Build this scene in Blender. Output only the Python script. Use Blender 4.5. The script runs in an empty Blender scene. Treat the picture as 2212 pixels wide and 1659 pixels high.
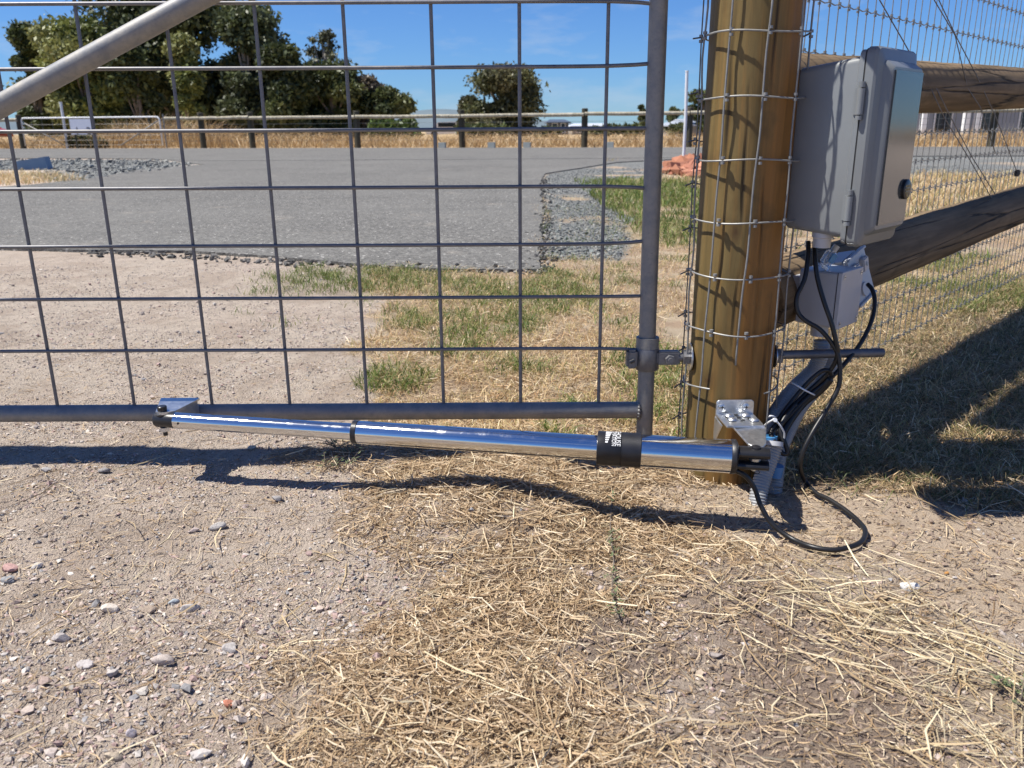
import bpy, bmesh, math, random
import numpy as np
from mathutils import Vector, Matrix
R = math.radians
rng = np.random.default_rng(7)
random.seed(7)
scene = bpy.context.scene
COL = scene.collection

# ------------------------------------------------------------------ camera, light, sky
F, CX, CY = 1780.0, 1106.0, 829.5
TH, ROLL, H = R(17.1), R(-0.35), 0.64
cam = bpy.data.cameras.new('camera')
cam.sensor_width = 36; cam.lens = 36 * F / 2212
cam.clip_start = 0.02; cam.clip_end = 6000
cam.dof.use_dof = True; cam.dof.focus_distance = 1.5; cam.dof.aperture_fstop = 10
camo = bpy.data.objects.new('camera', cam); COL.objects.link(camo)
camo.matrix_world = Matrix.Translation((0, 0, H)) @ (Matrix.Rotation(R(90) - TH, 4, 'X') @ Matrix.Rotation(ROLL, 4, 'Z'))
scene.camera = camo
scene.view_settings.view_transform = 'Standard'
scene.view_settings.look = 'None'
scene.view_settings.exposure = 0.68
scene.view_settings.gamma = 1
scene.render.engine = 'CYCLES'

SUN = Vector((-0.54, -0.045, 1.0)).normalized()
SEL = math.asin(SUN.z); SAZ = math.atan2(SUN.x, SUN.y)
sl = bpy.data.lights.new('sun', 'SUN'); sl.energy = 5.0; sl.angle = R(0.53); sl.color = (1, .955, .875)
so = bpy.data.objects.new('sun', sl); COL.objects.link(so)
so.rotation_euler = SUN.to_track_quat('Z', 'Y').to_euler()

world = bpy.data.worlds.new('World'); scene.world = world; world.use_nodes = True
nt = world.node_tree; nt.nodes.clear()
N = nt.nodes.new; L = nt.links.new
out = N('ShaderNodeOutputWorld'); bg = N('ShaderNodeBackground')
sky = N('ShaderNodeTexSky'); sky.sky_type = 'NISHITA'; sky.sun_disc = False
sky.sun_elevation = SEL; sky.sun_rotation = SAZ; sky.air_density = 1.0; sky.dust_density = 0.0; sky.ozone_density = 2.0
bg.inputs['Strength'].default_value = 0.050
# thin wisps of high cloud, placed by direction in the sky
tc = N('ShaderNodeTexCoord'); mp = N('ShaderNodeMapping'); mp.inputs['Scale'].default_value = (2.2, 2.2, 9.0)
mp.inputs['Rotation'].default_value = (0.0, R(6), 0)
L(tc.outputs['Generated'], mp.inputs['Vector'])
nz = N('ShaderNodeTexNoise'); nz.inputs['Scale'].default_value = 2.3; nz.inputs['Detail'].default_value = 8; nz.inputs['Roughness'].default_value = .62
L(mp.outputs['Vector'], nz.inputs['Vector'])
cr = N('ShaderNodeValToRGB'); cr.color_ramp.elements[0].position = .50; cr.color_ramp.elements[1].position = .78
L(nz.outputs['Fac'], cr.inputs['Fac'])
mx = N('ShaderNodeMix'); mx.data_type = 'RGBA'
mt = N('ShaderNodeMath'); mt.operation = 'MULTIPLY'; mt.inputs[1].default_value = .55
L(cr.outputs['Color'], mt.inputs[0]); L(mt.outputs[0], mx.inputs[0])
tint = N('ShaderNodeMix'); tint.data_type = 'RGBA'; tint.blend_type = 'MULTIPLY'; tint.inputs[0].default_value = 1
tint.inputs[7].default_value = (.52, .88, 1.52, 1)
L(sky.outputs['Color'], tint.inputs[6])
L(tint.outputs[2], mx.inputs[6]); mx.inputs[7].default_value = (7.5, 8.4, 9.6, 1)
L(mx.outputs[2], bg.inputs['Color']); L(bg.outputs[0], out.inputs['Surface'])

# ------------------------------------------------------------------ helpers: photo point -> world point
def ray(x, y):
    a = (x - CX) / F; b = -(y - CY) / F
    c, s = math.cos(ROLL), math.sin(ROLL)
    a, b = c * a - s * b, s * a + c * b
    return (a, math.cos(TH) + b * math.sin(TH), -math.sin(TH) + b * math.cos(TH))
def g(x, y, z=0.0):
    r = ray(x, y); t = (z - H) / r[2]; return (r[0] * t, r[1] * t)
def yy(x, y, Y):
    r = ray(x, y); t = Y / r[1]; return (r[0] * t, Y, H + r[2] * t)
def pl(x, y, p, d):
    r = ray(x, y); t = (p[0] * d[1] - p[1] * d[0]) / (r[0] * d[1] - r[1] * d[0])
    return (r[0] * t, r[1] * t, H + r[2] * t)

# ------------------------------------------------------------------ helpers: noise
def hsh(ix, iy, seed):
    h = (ix.astype(np.int64) * 374761393 + iy.astype(np.int64) * 668265263 + seed * 69069) & 0x7fffffff
    h = ((h ^ (h >> 13)) * 1274126177) & 0x7fffffff
    return ((h ^ (h >> 16)) & 0xffff) / 65535.0
def vn(x, y, seed=0):
    ix = np.floor(x); iy = np.floor(y); fx = x - ix; fy = y - iy
    fx = fx * fx * (3 - 2 * fx); fy = fy * fy * (3 - 2 * fy)
    a = hsh(ix, iy, seed); b = hsh(ix + 1, iy, seed); c = hsh(ix, iy + 1, seed); d = hsh(ix + 1, iy + 1, seed)
    return (a * (1 - fx) + b * fx) * (1 - fy) + (c * (1 - fx) + d * fx) * fy
def fbm(x, y, sc, o=4, seed=0):
    x = np.asarray(x, float) * sc; y = np.asarray(y, float) * sc; r = 0; a = .5; t = 0
    for i in range(o):
        r = r + a * vn(x, y, seed + i * 17); t += a; a *= .5; x = x * 2.03 + 11; y = y * 2.03 + 5
    return r / t
def sst(a, b, v):
    t = np.clip((v - a) / (b - a), 0, 1); return t * t * (3 - 2 * t)
def inpoly(x, y, poly):
    x = np.asarray(x, float); y = np.asarray(y, float); c = np.zeros(x.shape, bool); n = len(poly)
    for i in range(n):
        x1, y1 = poly[i]; x2, y2 = poly[i - 1]
        if y1 == y2: continue
        c ^= ((y1 > y) != (y2 > y)) & (x < (x2 - x1) * (y - y1) / (y2 - y1) + x1)
    return c
def G(pts): return [g(*p) for p in pts]
def softpoly(x, y, poly, warp=.05, sc=6, seed=3, spread=.6):
    """mean of several warped inside tests: a soft ragged mask"""
    r = 0
    wx = (fbm(x, y, sc, 3, seed) - .5) * 2; wy = (fbm(x, y, sc, 3, seed + 50) - .5) * 2
    for k, (ox, oy) in enumerate(((0, 0), (.5, .2), (-.4, .5), (.2, -.5), (-.3, -.3), (1, -.1), (-1, .2), (.7, .3)) if spread > 1 else ((0, 0), (.5, .2), (-.4, .5), (.2, -.5), (-.3, -.3))):
        s = warp * (1 + .15 * y)
        r = r + inpoly(x + s * (wx * 1.6 + ox * spread), y + s * (wy * 1.6 + oy * spread), poly)
    return r / (8.0 if spread > 1 else 5.0)

STRAW = G([(760, 1800), (790, 1560), (810, 1480), (790, 1420), (860, 1340), (930, 1290), (950, 1230), (880, 1130), (870, 1060), (770, 1010), (740, 975), (860, 955), (1450, 985), (1640, 1120), (1700, 1190), (1500, 1230), (1290, 1300), (1220, 1390), (1260, 1500), (1440, 1560), (1500, 1800)])
DIAG = G([(1480, 1180), (1720, 1160), (1900, 1230), (2080, 1310), (2300, 1480), (2300, 1800), (1950, 1800), (1900, 1500), (1700, 1370), (1560, 1290)])
TAN = G([(1380, 1050), (1640, 1045), (1800, 1065), (2000, 1085), (2300, 1100), (2400, 1350), (2120, 1340), (1960, 1260), (1900, 1215), (1760, 1215), (1620, 1180), (1450, 1120)])
SOIL = G([(1470, 1290), (1560, 1235), (1720, 1260), (1860, 1350), (1990, 1440), (2080, 1560), (2060, 1800), (1500, 1800), (1570, 1600), (1500, 1500), (1540, 1420)])
SOIL2 = G([(1225, 1390), (1270, 1330), (1400, 1320), (1475, 1370), (1450, 1480), (1380, 1510), (1300, 1460), (1240, 1440)])
GRASSB = G([(775, 575), (1165, 585), (1165, 350), (3200, 340), (3600, 1000), (2400, 1090), (1760, 1060), (1500, 990), (900, 975), (810, 900), (770, 780), (800, 660)])
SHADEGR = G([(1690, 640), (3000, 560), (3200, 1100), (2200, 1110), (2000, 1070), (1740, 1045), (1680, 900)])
GREENS = [(g(900, 608), .55), (g(1440, 500), 1.0), (g(1470, 420), 1.6), (g(1400, 400), 1.2), (g(1060, 690), .30), (g(1160, 640), .5), (g(950, 690), .18), (g(1450, 430), 1.7), (g(1400, 800), .22), (g(1150, 800), .14), (g(1430, 900), .14), (g(850, 830), .1), (g(2140, 640), .5), (g(1480, 950), .1), (g(1900, 560), .5), (g(1200, 960), .06), (g(1050, 760), .12), (g(1240, 880), .08), (g(820, 600), .3)]

def masks(x, y):
    st = softpoly(x, y, STRAW, .07, 8, 3, 1.5)
    dg = softpoly(x, y, DIAG, .07, 7, 13, 1.2)
    tn = softpoly(x, y, TAN, .04, 8, 23)
    sl_ = np.maximum(softpoly(x, y, SOIL, .05, 8, 33, 1.2), softpoly(x, y, SOIL2, .022, 14, 37))
    gb = softpoly(x, y, GRASSB, .05, 4, 43)
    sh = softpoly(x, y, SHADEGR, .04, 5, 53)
    gr = np.zeros_like(x)
    for (c, r) in GREENS:
        d = np.sqrt(((x - c[0]) / 1.0) ** 2 + ((y - c[1]) / 1.25) ** 2) / r
        gr = np.maximum(gr, sst(1.15, .1, d + (fbm(x, y, 5, 4, 71) - .5) * 2.2))
    st = st * (1 - .85 * tn) * (1 - .92 * sl_); dg = dg * (1 - .85 * tn) * (1 - .75 * sl_)
    return st, dg, tn, sl_, gb, sh, gr

def gz(x, y):
    x = np.asarray(x, float); y = np.asarray(y, float)
    near = sst(5.5, 3.0, y) * sst(-.2, .4, y)
    z = (fbm(x, y, 2.2, 3, 5) - .5) * .018 * near
    z = z + .024 * np.exp(-(((y - 1.48) / .30) ** 4)) * sst(.17, .06, x) + .022 * np.exp(-(((x + .05) / .13) ** 2 + ((y - 1.36) / .12) ** 2))
    z = z - .012 * np.exp(-(((x - .35) / .3) ** 2 + ((y - 1.30) / .14) ** 2)) * (x > -9)
    z = z + (fbm(x, y, 14, 3, 9) - .5) * .010 * near
    z = z + (fbm(x, y, 70, 2, 19) - .5) * .0035 * near * sst(3.2, 1.6, y)
    return z

# ------------------------------------------------------------------ helpers: objects
def tag(o, label=None, cat=None, group=None, kind=None):
    if label: o['label'] = label
    if cat: o['category'] = cat
    if group: o['group'] = group
    if kind: o['kind'] = kind
    return o
def empty(name, label, cat, loc=(0, 0, 0), rz=0, group=None):
    o = bpy.data.objects.new(name, None); COL.objects.link(o)
    o.location = loc; o.rotation_euler = (0, 0, rz); o.empty_display_size = .05
    return tag(o, label, cat, group)
def link(name, me, m, parent=None, smooth=False):
    o = bpy.data.objects.new(name, me); COL.objects.link(o)
    if m is not None and not me.materials: me.materials.append(m)
    if parent is not None:
        o.parent = parent
    if smooth:
        me.polygons.foreach_set('use_smooth', [True] * len(me.polygons))
    return o
class MB:
    """collects shapes for one mesh; origin is subtracted so that a part can hang under its thing"""
    def __init__(s, org=(0, 0, 0)): s.v = []; s.f = []; s.o = Vector(org)
    def add(s, vs, fs):
        b = len(s.v); s.v += [tuple(Vector(p) - s.o) for p in vs]; s.f += [tuple(i + b for i in q) for q in fs]; return s
    def box(s, c, d, rz=0, M=None):
        vs = []
        for sx, sy, sz in ((-1,-1,-1),(1,-1,-1),(1,1,-1),(-1,1,-1),(-1,-1,1),(1,-1,1),(1,1,1),(-1,1,1)):
            p = Vector((sx*d[0]/2, sy*d[1]/2, sz*d[2]/2))
            if M is not None: p = M @ p
            elif rz: p = Matrix.Rotation(rz, 3, 'Z') @ p
            vs.append(p + Vector(c))
        return s.add(vs, [(3,2,1,0),(4,5,6,7),(0,1,5,4),(1,2,6,5),(2,3,7,6),(3,0,4,7)])
    def tube(s, pts, r, n=10, cap=True):
        pts = [Vector(p) for p in pts]; k = len(pts)
        rs = r if hasattr(r, '__len__') else [r] * k
        T = []
        for i in range(k):
            a = pts[max(i-1, 0)]; b = pts[min(i+1, k-1)]; t = (b - a)
            T.append(t.normalized() if t.length > 1e-9 else (T[-1] if T else Vector((0, 0, 1))))
        u = T[0].orthogonal().normalized(); vs = []
        for i in range(k):
            u = (u - T[i] * u.dot(T[i])).normalized(); w = T[i].cross(u)
            for j in range(n):
                a = 2 * math.pi * j / n; vs.append(pts[i] + (u * math.cos(a) + w * math.sin(a)) * rs[i])
        fs = [(i*n+j, i*n+(j+1) % n, (i+1)*n+(j+1) % n, (i+1)*n+j) for i in range(k-1) for j in range(n)]
        if cap: fs += [tuple(range(n-1, -1, -1)), tuple((k-1)*n+j for j in range(n))]
        return s.add(vs, fs)
    def prism(s, poly, z0, z1):
        n = len(poly); vs = [(p[0], p[1], z0) for p in poly] + [(p[0], p[1], z1) for p in poly]
        return s.add(vs, [tuple(range(n-1, -1, -1)), tuple(range(n, 2*n))] + [(i, (i+1) % n, n+(i+1) % n, n+i) for i in range(n)])
    def mesh(s, name='m'):
        me = bpy.data.meshes.new(name); me.from_pydata(s.v, [], s.f); me.update(); return me
    def build(s, name, m, parent=None, smooth=False, auto=None):
        me = s.mesh(name)
        o = link(name, me, m, parent)
        if smooth or auto:
            shade(me, auto)
        return o
def shade(me, ang=None):
    bm = bmesh.new(); bm.from_mesh(me)
    for f in bm.faces: f.smooth = True
    if ang:
        for e in bm.edges:
            if len(e.link_faces) == 2 and e.calc_face_angle(0) > R(ang): e.smooth = False
    bm.to_mesh(me); bm.free()
def rbox(name, c, d, bev, m, parent=None, seg=2, M=None):
    bm = bmesh.new(); bmesh.ops.create_cube(bm, size=1)
    for v in bm.verts: v.co = Vector((v.co.x*d[0], v.co.y*d[1], v.co.z*d[2]))
    bmesh.ops.bevel(bm, geom=bm.edges[:], offset=bev, segments=seg, affect='EDGES')
    for v in bm.verts:
        if M is not None: v.co = M @ v.co
        v.co += Vector(c)
    me = bpy.data.meshes.new(name); bm.to_mesh(me); bm.free(); shade(me, 45)
    return link(name, me, m, parent)
def cr_pts(P, n=8):
    """Catmull-Rom through the points"""
    P = [Vector(p) for p in P]; Q = [P[0]*2-P[1]] + P + [P[-1]*2-P[-2]]; o = []
    for i in range(1, len(Q)-2):
        for k in range(n):
            t = k/n; a, b, c, d = Q[i-1], Q[i], Q[i+1], Q[i+2]
            o.append(.5*((2*b)+(c-a)*t+(2*a-5*b+4*c-d)*t*t+(3*b-a-3*c+d)*t**3))
    o.append(P[-1]); return o
def npmesh(name, V, faces, colors=None, smooth=False):
    """V (n,3); faces (m,k) all with the same k; colors (n,3) per vertex"""
    V = np.ascontiguousarray(V, np.float32); faces = np.ascontiguousarray(faces, np.int32)
    me = bpy.data.meshes.new(name); k = faces.shape[1]; m = faces.shape[0]
    me.vertices.add(len(V)); me.vertices.foreach_set('co', V.ravel())
    me.loops.add(m*k); me.loops.foreach_set('vertex_index', faces.ravel())
    me.polygons.add(m); me.polygons.foreach_set('loop_start', np.arange(0, m*k, k, dtype=np.int32))
    try: me.polygons.foreach_set('loop_total', np.full(m, k, dtype=np.int32))
    except Exception: pass
    if smooth: me.polygons.foreach_set('use_smooth', np.ones(m, bool))
    else: me.polygons.foreach_set('use_smooth', np.zeros(m, bool))
    if colors is not None:
        a = me.color_attributes.new('Col', 'FLOAT_COLOR', 'POINT')
        c = np.ones((len(V), 4), np.float32); c[:, :3] = colors; a.data.foreach_set('color', c.ravel())
    me.update(calc_edges=True); return me

# ------------------------------------------------------------------ helpers: materials
class NT:
    def __init__(s, name):
        s.m = bpy.data.materials.new(name); s.m.use_nodes = True; s.t = s.m.node_tree
        s.b = s.t.nodes['Principled BSDF']; s.out = s.t.nodes['Material Output']
    def n(s, ty, **kw):
        x = s.t.nodes.new('ShaderNode' + ty)
        for k, v in kw.items(): setattr(x, k, v)
        return x
    def l(s, a, b): s.t.links.new(a, b)
    def coord(s, scale=(1, 1, 1), rot=(0, 0, 0), which='Object'):
        t = s.n('TexCoord'); m = s.n('Mapping'); m.inputs['Scale'].default_value = scale; m.inputs['Rotation'].default_value = rot
        s.l(t.outputs[which], m.inputs[0]); return m.outputs[0]
    def noise(s, vec, scale, detail=4, rough=.5, dist=0):
        x = s.n('TexNoise'); x.inputs['Scale'].default_value = scale; x.inputs['Detail'].default_value = detail
        x.inputs['Roughness'].default_value = rough; x.inputs['Distortion'].default_value = dist
        if vec is not None: s.l(vec, x.inputs['Vector'])
        return x.outputs['Fac']
    def vor(s, vec, scale, feature='F1', out='Distance'):
        x = s.n('TexVoronoi'); x.feature = feature; x.inputs['Scale'].default_value = scale
        if vec is not None: s.l(vec, x.inputs['Vector'])
        return x.outputs[out]
    def ramp(s, fac, stops):
        x = s.n('ValToRGB'); e = x.color_ramp.elements
        while len(e) < len(stops): e.new(.5)
        for q, (p, c) in zip(e, stops):
            q.position = p; q.color = (c, c, c, 1) if not hasattr(c, '__len__') else (*c, 1)
        s.l(fac, x.inputs[0]); return x.outputs[0]
    def mix(s, fac, a, b, mode='MIX'):
        x = s.n('Mix'); x.data_type = 'RGBA'; x.blend_type = mode
        for i, v in ((0, fac), (6, a), (7, b)):
            if hasattr(v, 'is_output') or isinstance(v, bpy.types.NodeSocket): s.l(v, x.inputs[i])
            elif i == 0: x.inputs[0].default_value = v
            else: x.inputs[i].default_value = (*v, 1)
        return x.outputs[2]
    def math(s, op, a, b=None):
        x = s.n('Math', operation=op)
        for i, v in ((0, a), (1, b)):
            if v is None: continue
            if isinstance(v, bpy.types.NodeSocket): s.l(v, x.inputs[i])
            else: x.inputs[i].default_value = v
        return x.outputs[0]
    def bump(s, h, strength=.3, dist=.01):
        x = s.n('Bump'); x.inputs['Strength'].default_value = strength; x.inputs['Distance'].default_value = dist
        s.l(h, x.inputs['Height']); s.l(x.outputs[0], s.b.inputs['Normal']); return x
    def set(s, col=None, rough=None, metal=None, spec=None, coat=None):
        for k, v in (('Base Color', col), ('Roughness', rough), ('Metallic', metal), ('Specular IOR Level', spec), ('Coat Weight', coat)):
            if v is None: continue
            if isinstance(v, bpy.types.NodeSocket): s.l(v, s.b.inputs[k])
            elif k == 'Base Color': s.b.inputs[k].default_value = (*v, 1)
            else: s.b.inputs[k].default_value = v
        return s

def mottled(name, c1, c2, scale=60, rough=.5, metal=0, bump=0, bs=200, bd=.001, spec=None, r2=None):
    t = NT(name); v = t.coord()
    n = t.noise(v, scale, 6, .6)
    t.set(t.mix(t.ramp(n, [(.32, 0), (.68, 1)]), c1, c2), rough, metal, spec)
    if r2 is not None:
        t.set(rough=t.math('ADD', t.math('MULTIPLY', t.noise(v, scale*.6, 5, .6), r2-rough), rough))
    if bump: t.bump(t.noise(v, bs, 3), bump, bd)
    return t.m

def col_attr(name, rough=.8, spec=.2, sc=300, amt=.35, trans=0.0):
    t = NT(name); a = t.n('Attribute', attribute_name='Col')
    n = t.noise(t.coord(), sc, 3, .6)
    c = t.mix(t.math('MULTIPLY', t.ramp(n, [(.3, 0), (.7, 1)]), amt), a.outputs['Color'], (0, 0, 0)) if amt else a.outputs['Color']
    t.set(c, rough, 0, spec)
    if trans:
        tr = t.n('BsdfTranslucent'); t.l(c, tr.inputs['Color'])
        ms = t.n('MixShader'); ms.inputs[0].default_value = trans
        t.l(t.b.outputs[0], ms.inputs[1]); t.l(tr.outputs[0], ms.inputs[2]); t.l(ms.outputs[0], t.out.inputs['Surface'])
    return t.m

M_straw = col_attr('straw', .55, .35, 400, .15, .18)
M_grass = col_attr('grass_blade', .5, .4, 100, .1, .30)
M_leaf = col_attr('leaf', .5, .4, 2, .2, .22)
M_stone = col_attr('stone', .85, .25, 350, .35)

def ground_mat():
    t = NT('ground_dirt'); v = t.coord()
    a = t.n('Attribute', attribute_name='Col'); b = t.n('Attribute', attribute_name='Msk')
    sep = t.n('SeparateColor'); t.l(b.outputs['Color'], sep.inputs[0])      # R gravel share, G blue metal share, B relief
    # crushed gravel: cells with a colour each
    d = t.n('VectorMath', operation='ADD'); nn = t.n('TexNoise'); nn.inputs['Scale'].default_value = 90
    t.l(v, nn.inputs['Vector']); sc = t.n('VectorMath', operation='SCALE'); sc.inputs['Scale'].default_value = .012
    t.l(nn.outputs['Color'], sc.inputs[0]); t.l(v, d.inputs[0]); t.l(sc.outputs[0], d.inputs[1])
    vo = t.n('TexVoronoi'); vo.inputs['Scale'].default_value = 230; t.l(d.outputs[0], vo.inputs['Vector'])
    s2 = t.n('SeparateColor'); t.l(vo.outputs['Color'], s2.inputs[0])
    peb = t.ramp(s2.outputs[0], [(0, (.20, .17, .15)), (.2, (.40, .32, .25)), (.45, (.52, .42, .33)), (.62, (.60, .52, .42)), (.75, (.36, .24, .20)), (.86, (.26, .26, .25)), (.95, (.72, .66, .57))])
    edge = t.ramp(vo.outputs['Distance'], [(.15, 0), (.75, 1)])
    few = t.ramp(t.noise(v, 26, 5, .7), [(.40, .15), (.60, .9)])
    gm = t.math('MULTIPLY', t.math('MULTIPLY', sep.outputs[0], few), t.math('SUBTRACT', 1.0, edge))
    c = t.mix(t.math('MULTIPLY', gm, .8), a.outputs['Color'], peb)
    # fine tone
    fn = t.noise(v, 420, 4, .7)
    c = t.mix(t.math('MULTIPLY', t.ramp(fn, [(.34, 1), (.52, 0)]), .42), c, (.17, .13, .10))
    c = t.mix(t.math('MULTIPLY', t.ramp(fn, [(.56, 0), (.72, 1)]), .30), c, (.68, .58, .47))
    mid = t.noise(v, 9, 5, .6)
    c = t.mix(t.math('MULTIPLY', t.ramp(mid, [(.35, 0), (.7, 1)]), .22), c, (.30, .235, .18))
    # blue metal: grey angular stones, bigger cells
    vb = t.n('TexVoronoi'); vb.inputs['Scale'].default_value = 95; t.l(d.outputs[0], vb.inputs['Vector'])
    s3 = t.n('SeparateColor'); t.l(vb.outputs['Color'], s3.inputs[0])
    bm_ = t.ramp(s3.outputs[1], [(0, (.07, .075, .075)), (.35, (.17, .18, .175)), (.7, (.28, .285, .27)), (.93, (.45, .44, .40))])
    c = t.mix(sep.outputs[1], c, bm_)
    h = t.math('ADD', t.math('MULTIPLY', t.math('SUBTRACT', 1.0, vo.outputs['Distance']), t.math('MULTIPLY', gm, 1.2)), t.math('MULTIPLY', fn, 1.0))
    h = t.math('ADD', h, t.math('MULTIPLY', t.math('SUBTRACT', 1.0, vb.outputs['Distance']), t.math('MULTIPLY', sep.outputs[1], 3.0)))
    t.set(c, .92, 0, .15)
    t.bump(h, .9, .008)
    return t.m
M_ground = ground_mat()

def asphalt():
    t = NT('asphalt'); v = t.coord()
    vo = t.n('TexVoronoi'); vo.inputs['Scale'].default_value = 85; t.l(v, vo.inputs['Vector'])
    s = t.n('SeparateColor'); t.l(vo.outputs['Color'], s.inputs[0])
    c = t.ramp(s.outputs[0], [(0, (.055, .053, .05)), (.5, (.12, .116, .106)), (.9, (.19, .184, .168)), (.985, (.25, .24, .22)), (1, (.62, .6, .56))])
    c = t.mix(t.math('MULTIPLY', t.ramp(t.noise(v, .55, 5, .6), [(.38, 0), (.62, 1)]), .35), c, (.19, .184, .168))
    c = t.mix(t.math('MULTIPLY', t.ramp(t.noise(v, 3.2, 6, .65), [(.55, 0), (.75, 1)]), .3), c, (.075, .072, .068))
    c = t.mix(t.math('MULTIPLY', t.ramp(t.noise(t.coord((.25, 1.4, 1)), 1.6, 4, .6), [(.48, 0), (.66, 1)]), .20), c, (.085, .083, .078))
    c = t.mix(t.math('MULTIPLY', t.ramp(t.noise(t.coord(), 2.1, 6, .7), [(.60, 0), (.72, 1)]), .35), c, (.36, .31, .25))
    t.set(c, .85, 0, .2); t.bump(vo.outputs['Distance'], .8, .005)
    return t.m
M_asphalt = asphalt()

def timber(name, base, alt, third, crack, zscale=1.0, axis=2, rough=.75, crk=.47, side=0):
    """wood grain running along one local axis"""
    t = NT(name); s1 = [22, 22, 22]; s1[axis] = 1.3*zscale
    s2 = [70, 70, 70]; s2[axis] = 2.2*zscale; s3 = [7, 7, 7]; s3[axis] = 1.1*zscale; s4 = [16, 16, 16]; s4[axis] = .55*zscale
    big = t.noise(t.coord(tuple(s3)), 1.0, 4, .6)
    if side:     # heartwood side and preservative-green sapwood side of the log
        sx = t.n('SeparateXYZ'); t.l(t.coord((1/side, 1/side, .25)), sx.inputs[0])
        big = t.math('ADD', t.math('MULTIPLY', sx.outputs[0], .22), t.math('ADD', t.math('MULTIPLY', t.math('SUBTRACT', big, .5), 1.1), .53))
    c = t.mix(t.ramp(big, [(.42, 0), (.56, 1)]), base, alt)
    blot = t.noise(t.coord((5, 5, 5)), 2.0, 4, .65)
    c = t.mix(t.math('MULTIPLY', t.ramp(blot, [(.55, 0), (.72, 1)]), .75), c, third)
    gr = t.noise(t.coord(tuple(s1)), 1.0, 8, .7, .4)
    c = t.mix(t.math('MULTIPLY', t.ramp(gr, [(.40, 1), (.56, 0)]), .55), c, tuple(x*.42 for x in base))
    fi = t.noise(t.coord(tuple(s2)), 1.0, 6, .7)
    c = t.mix(t.math('MULTIPLY', t.ramp(fi, [(.52, 0), (.75, 1)]), .35), c, tuple(min(1, x*1.7) for x in alt))
    ck = t.n('TexVoronoi'); ck.feature = 'DISTANCE_TO_EDGE'; ck.inputs['Scale'].default_value = 1.0
    dd = t.n('VectorMath', operation='ADD'); n3 = t.n('TexNoise'); n3.inputs['Scale'].default_value = 6; n3.inputs['Detail'].default_value = 4
    cc = t.coord(tuple(s4)); t.l(cc, n3.inputs['Vector']); t.l(cc, dd.inputs[0])
    sc = t.n('VectorMath', operation='SCALE'); sc.inputs['Scale'].default_value = .22; t.l(n3.outputs['Color'], sc.inputs[0]); t.l(sc.outputs[0], dd.inputs[1])
    t.l(dd.outputs[0], ck.inputs['Vector'])
    gate_ = t.ramp(t.noise(t.coord(tuple(x*.9 for x in s3)), 1.3, 2), [(crk, 0), (crk+.06, 1)])
    line = t.math('MULTIPLY', t.ramp(ck.outputs['Distance'], [(.0, 1), (.035, 0)]), gate_)
    c = t.mix(line, c, crack)
    if side:     # long drying checks
        wob = t.math('MULTIPLY', t.math('SUBTRACT', t.noise(t.coord((3, 3, 3.2)), 1, 3, .55), .5), .020); xx = t.math('ADD', t.n('SeparateXYZ').outputs[0], 0)
        sp = t.n('SeparateXYZ'); t.l(t.coord(), sp.inputs[0]); xx = t.math('ADD', sp.outputs[0], wob)
        for x0, s0 in ((-.050, .62), (.012, .51), (-.022, .74)):
            dd2 = t.math('ABSOLUTE', t.math('SUBTRACT', xx, x0)); on_ = t.ramp(t.noise(t.coord((.01, .01, 2.2)), s0, 2, .5), [(.47, 0), (.53, 1)])
            ln_ = t.math('MULTIPLY', t.ramp(dd2, [(.0003, 1), (.0011, 0)]), on_); line = t.math('MAXIMUM', line, ln_); c = t.mix(ln_, c, crack)
        for kx, kz in ((-.028, .47), (.02, .93), (-.055, .20)):
            vd = t.n('VectorMath', operation='DISTANCE'); mp2 = t.n('Mapping'); mp2.inputs['Scale'].default_value = (1, 0, .55); t.l(t.coord(), mp2.inputs[0]); t.l(mp2.outputs[0], vd.inputs[0]); vd.inputs[1].default_value = (kx, 0, kz*.55)
            kd = t.math('ADD', vd.outputs['Value'], t.math('MULTIPLY', t.noise(t.coord(), 90, 3), .006)); c = t.mix(t.ramp(kd, [(.004, .85), (.009, .35), (.017, 0)]), c, (.06, .03, .012))
    t.set(c, rough, 0, .3)
    h = t.math('SUBTRACT', t.math('ADD', t.math('MULTIPLY', gr, .6), t.math('MULTIPLY', fi, .4)), t.math('MULTIPLY', line, 2.5))
    t.bump(h, .6, .0025)
    return t.m
M_post = timber('treated_pine', (.165, .115, .042), (.25, .118, .028), (.10, .062, .022), (.015, .009, .005), 1, 2, .55, .60, .077)
M_rail = timber('weathered_log', (.15, .105, .06), (.23, .16, .092), (.10, .08, .045), (.010, .009, .007), 1, 2, .85, .43)
M_farwood = timber('far_timber', (.36, .32, .23), (.46, .42, .33), (.26, .24, .15), (.05, .04, .03), .3)
M_farpost = timber('far_post_timber', (.055, .052, .035), (.08, .072, .05), (.05, .05, .03), (.03, .02, .02), .6)

def galv(name, c1, c2, rough, metal, streak=True):
    t = NT(name); v = t.coord()
    n = t.noise(v, 35, 7, .65); n2 = t.noise(v, 220, 3, .6)
    c = t.mix(t.ramp(n, [(.35, 0), (.65, 1)]), c1, c2)
    c = t.mix(t.math('MULTIPLY', t.ramp(n2, [(.55, 0), (.7, 1)]), .25), c, tuple(x*.6 for x in c1))
    scr = t.noise(t.coord((12, 12, 12)), 3, 8, .75, 1.2)
    c = t.mix(t.ramp(scr, [(.675, 0), (.70, .8)]), c, (.03, .03, .03))
    t.set(c, t.math('ADD', t.math('MULTIPLY', n, .25), rough), metal)
    t.bump(t.math('ADD', n2, n), .12, .001)
    return t.m
M_galv = galv('galvanised_tube', (.185, .19, .20), (.29, .275, .25), .44, .45)
M_wire = galv('galvanised_rod', (.135, .137, .15), (.21, .205, .205), .40, .5)
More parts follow.
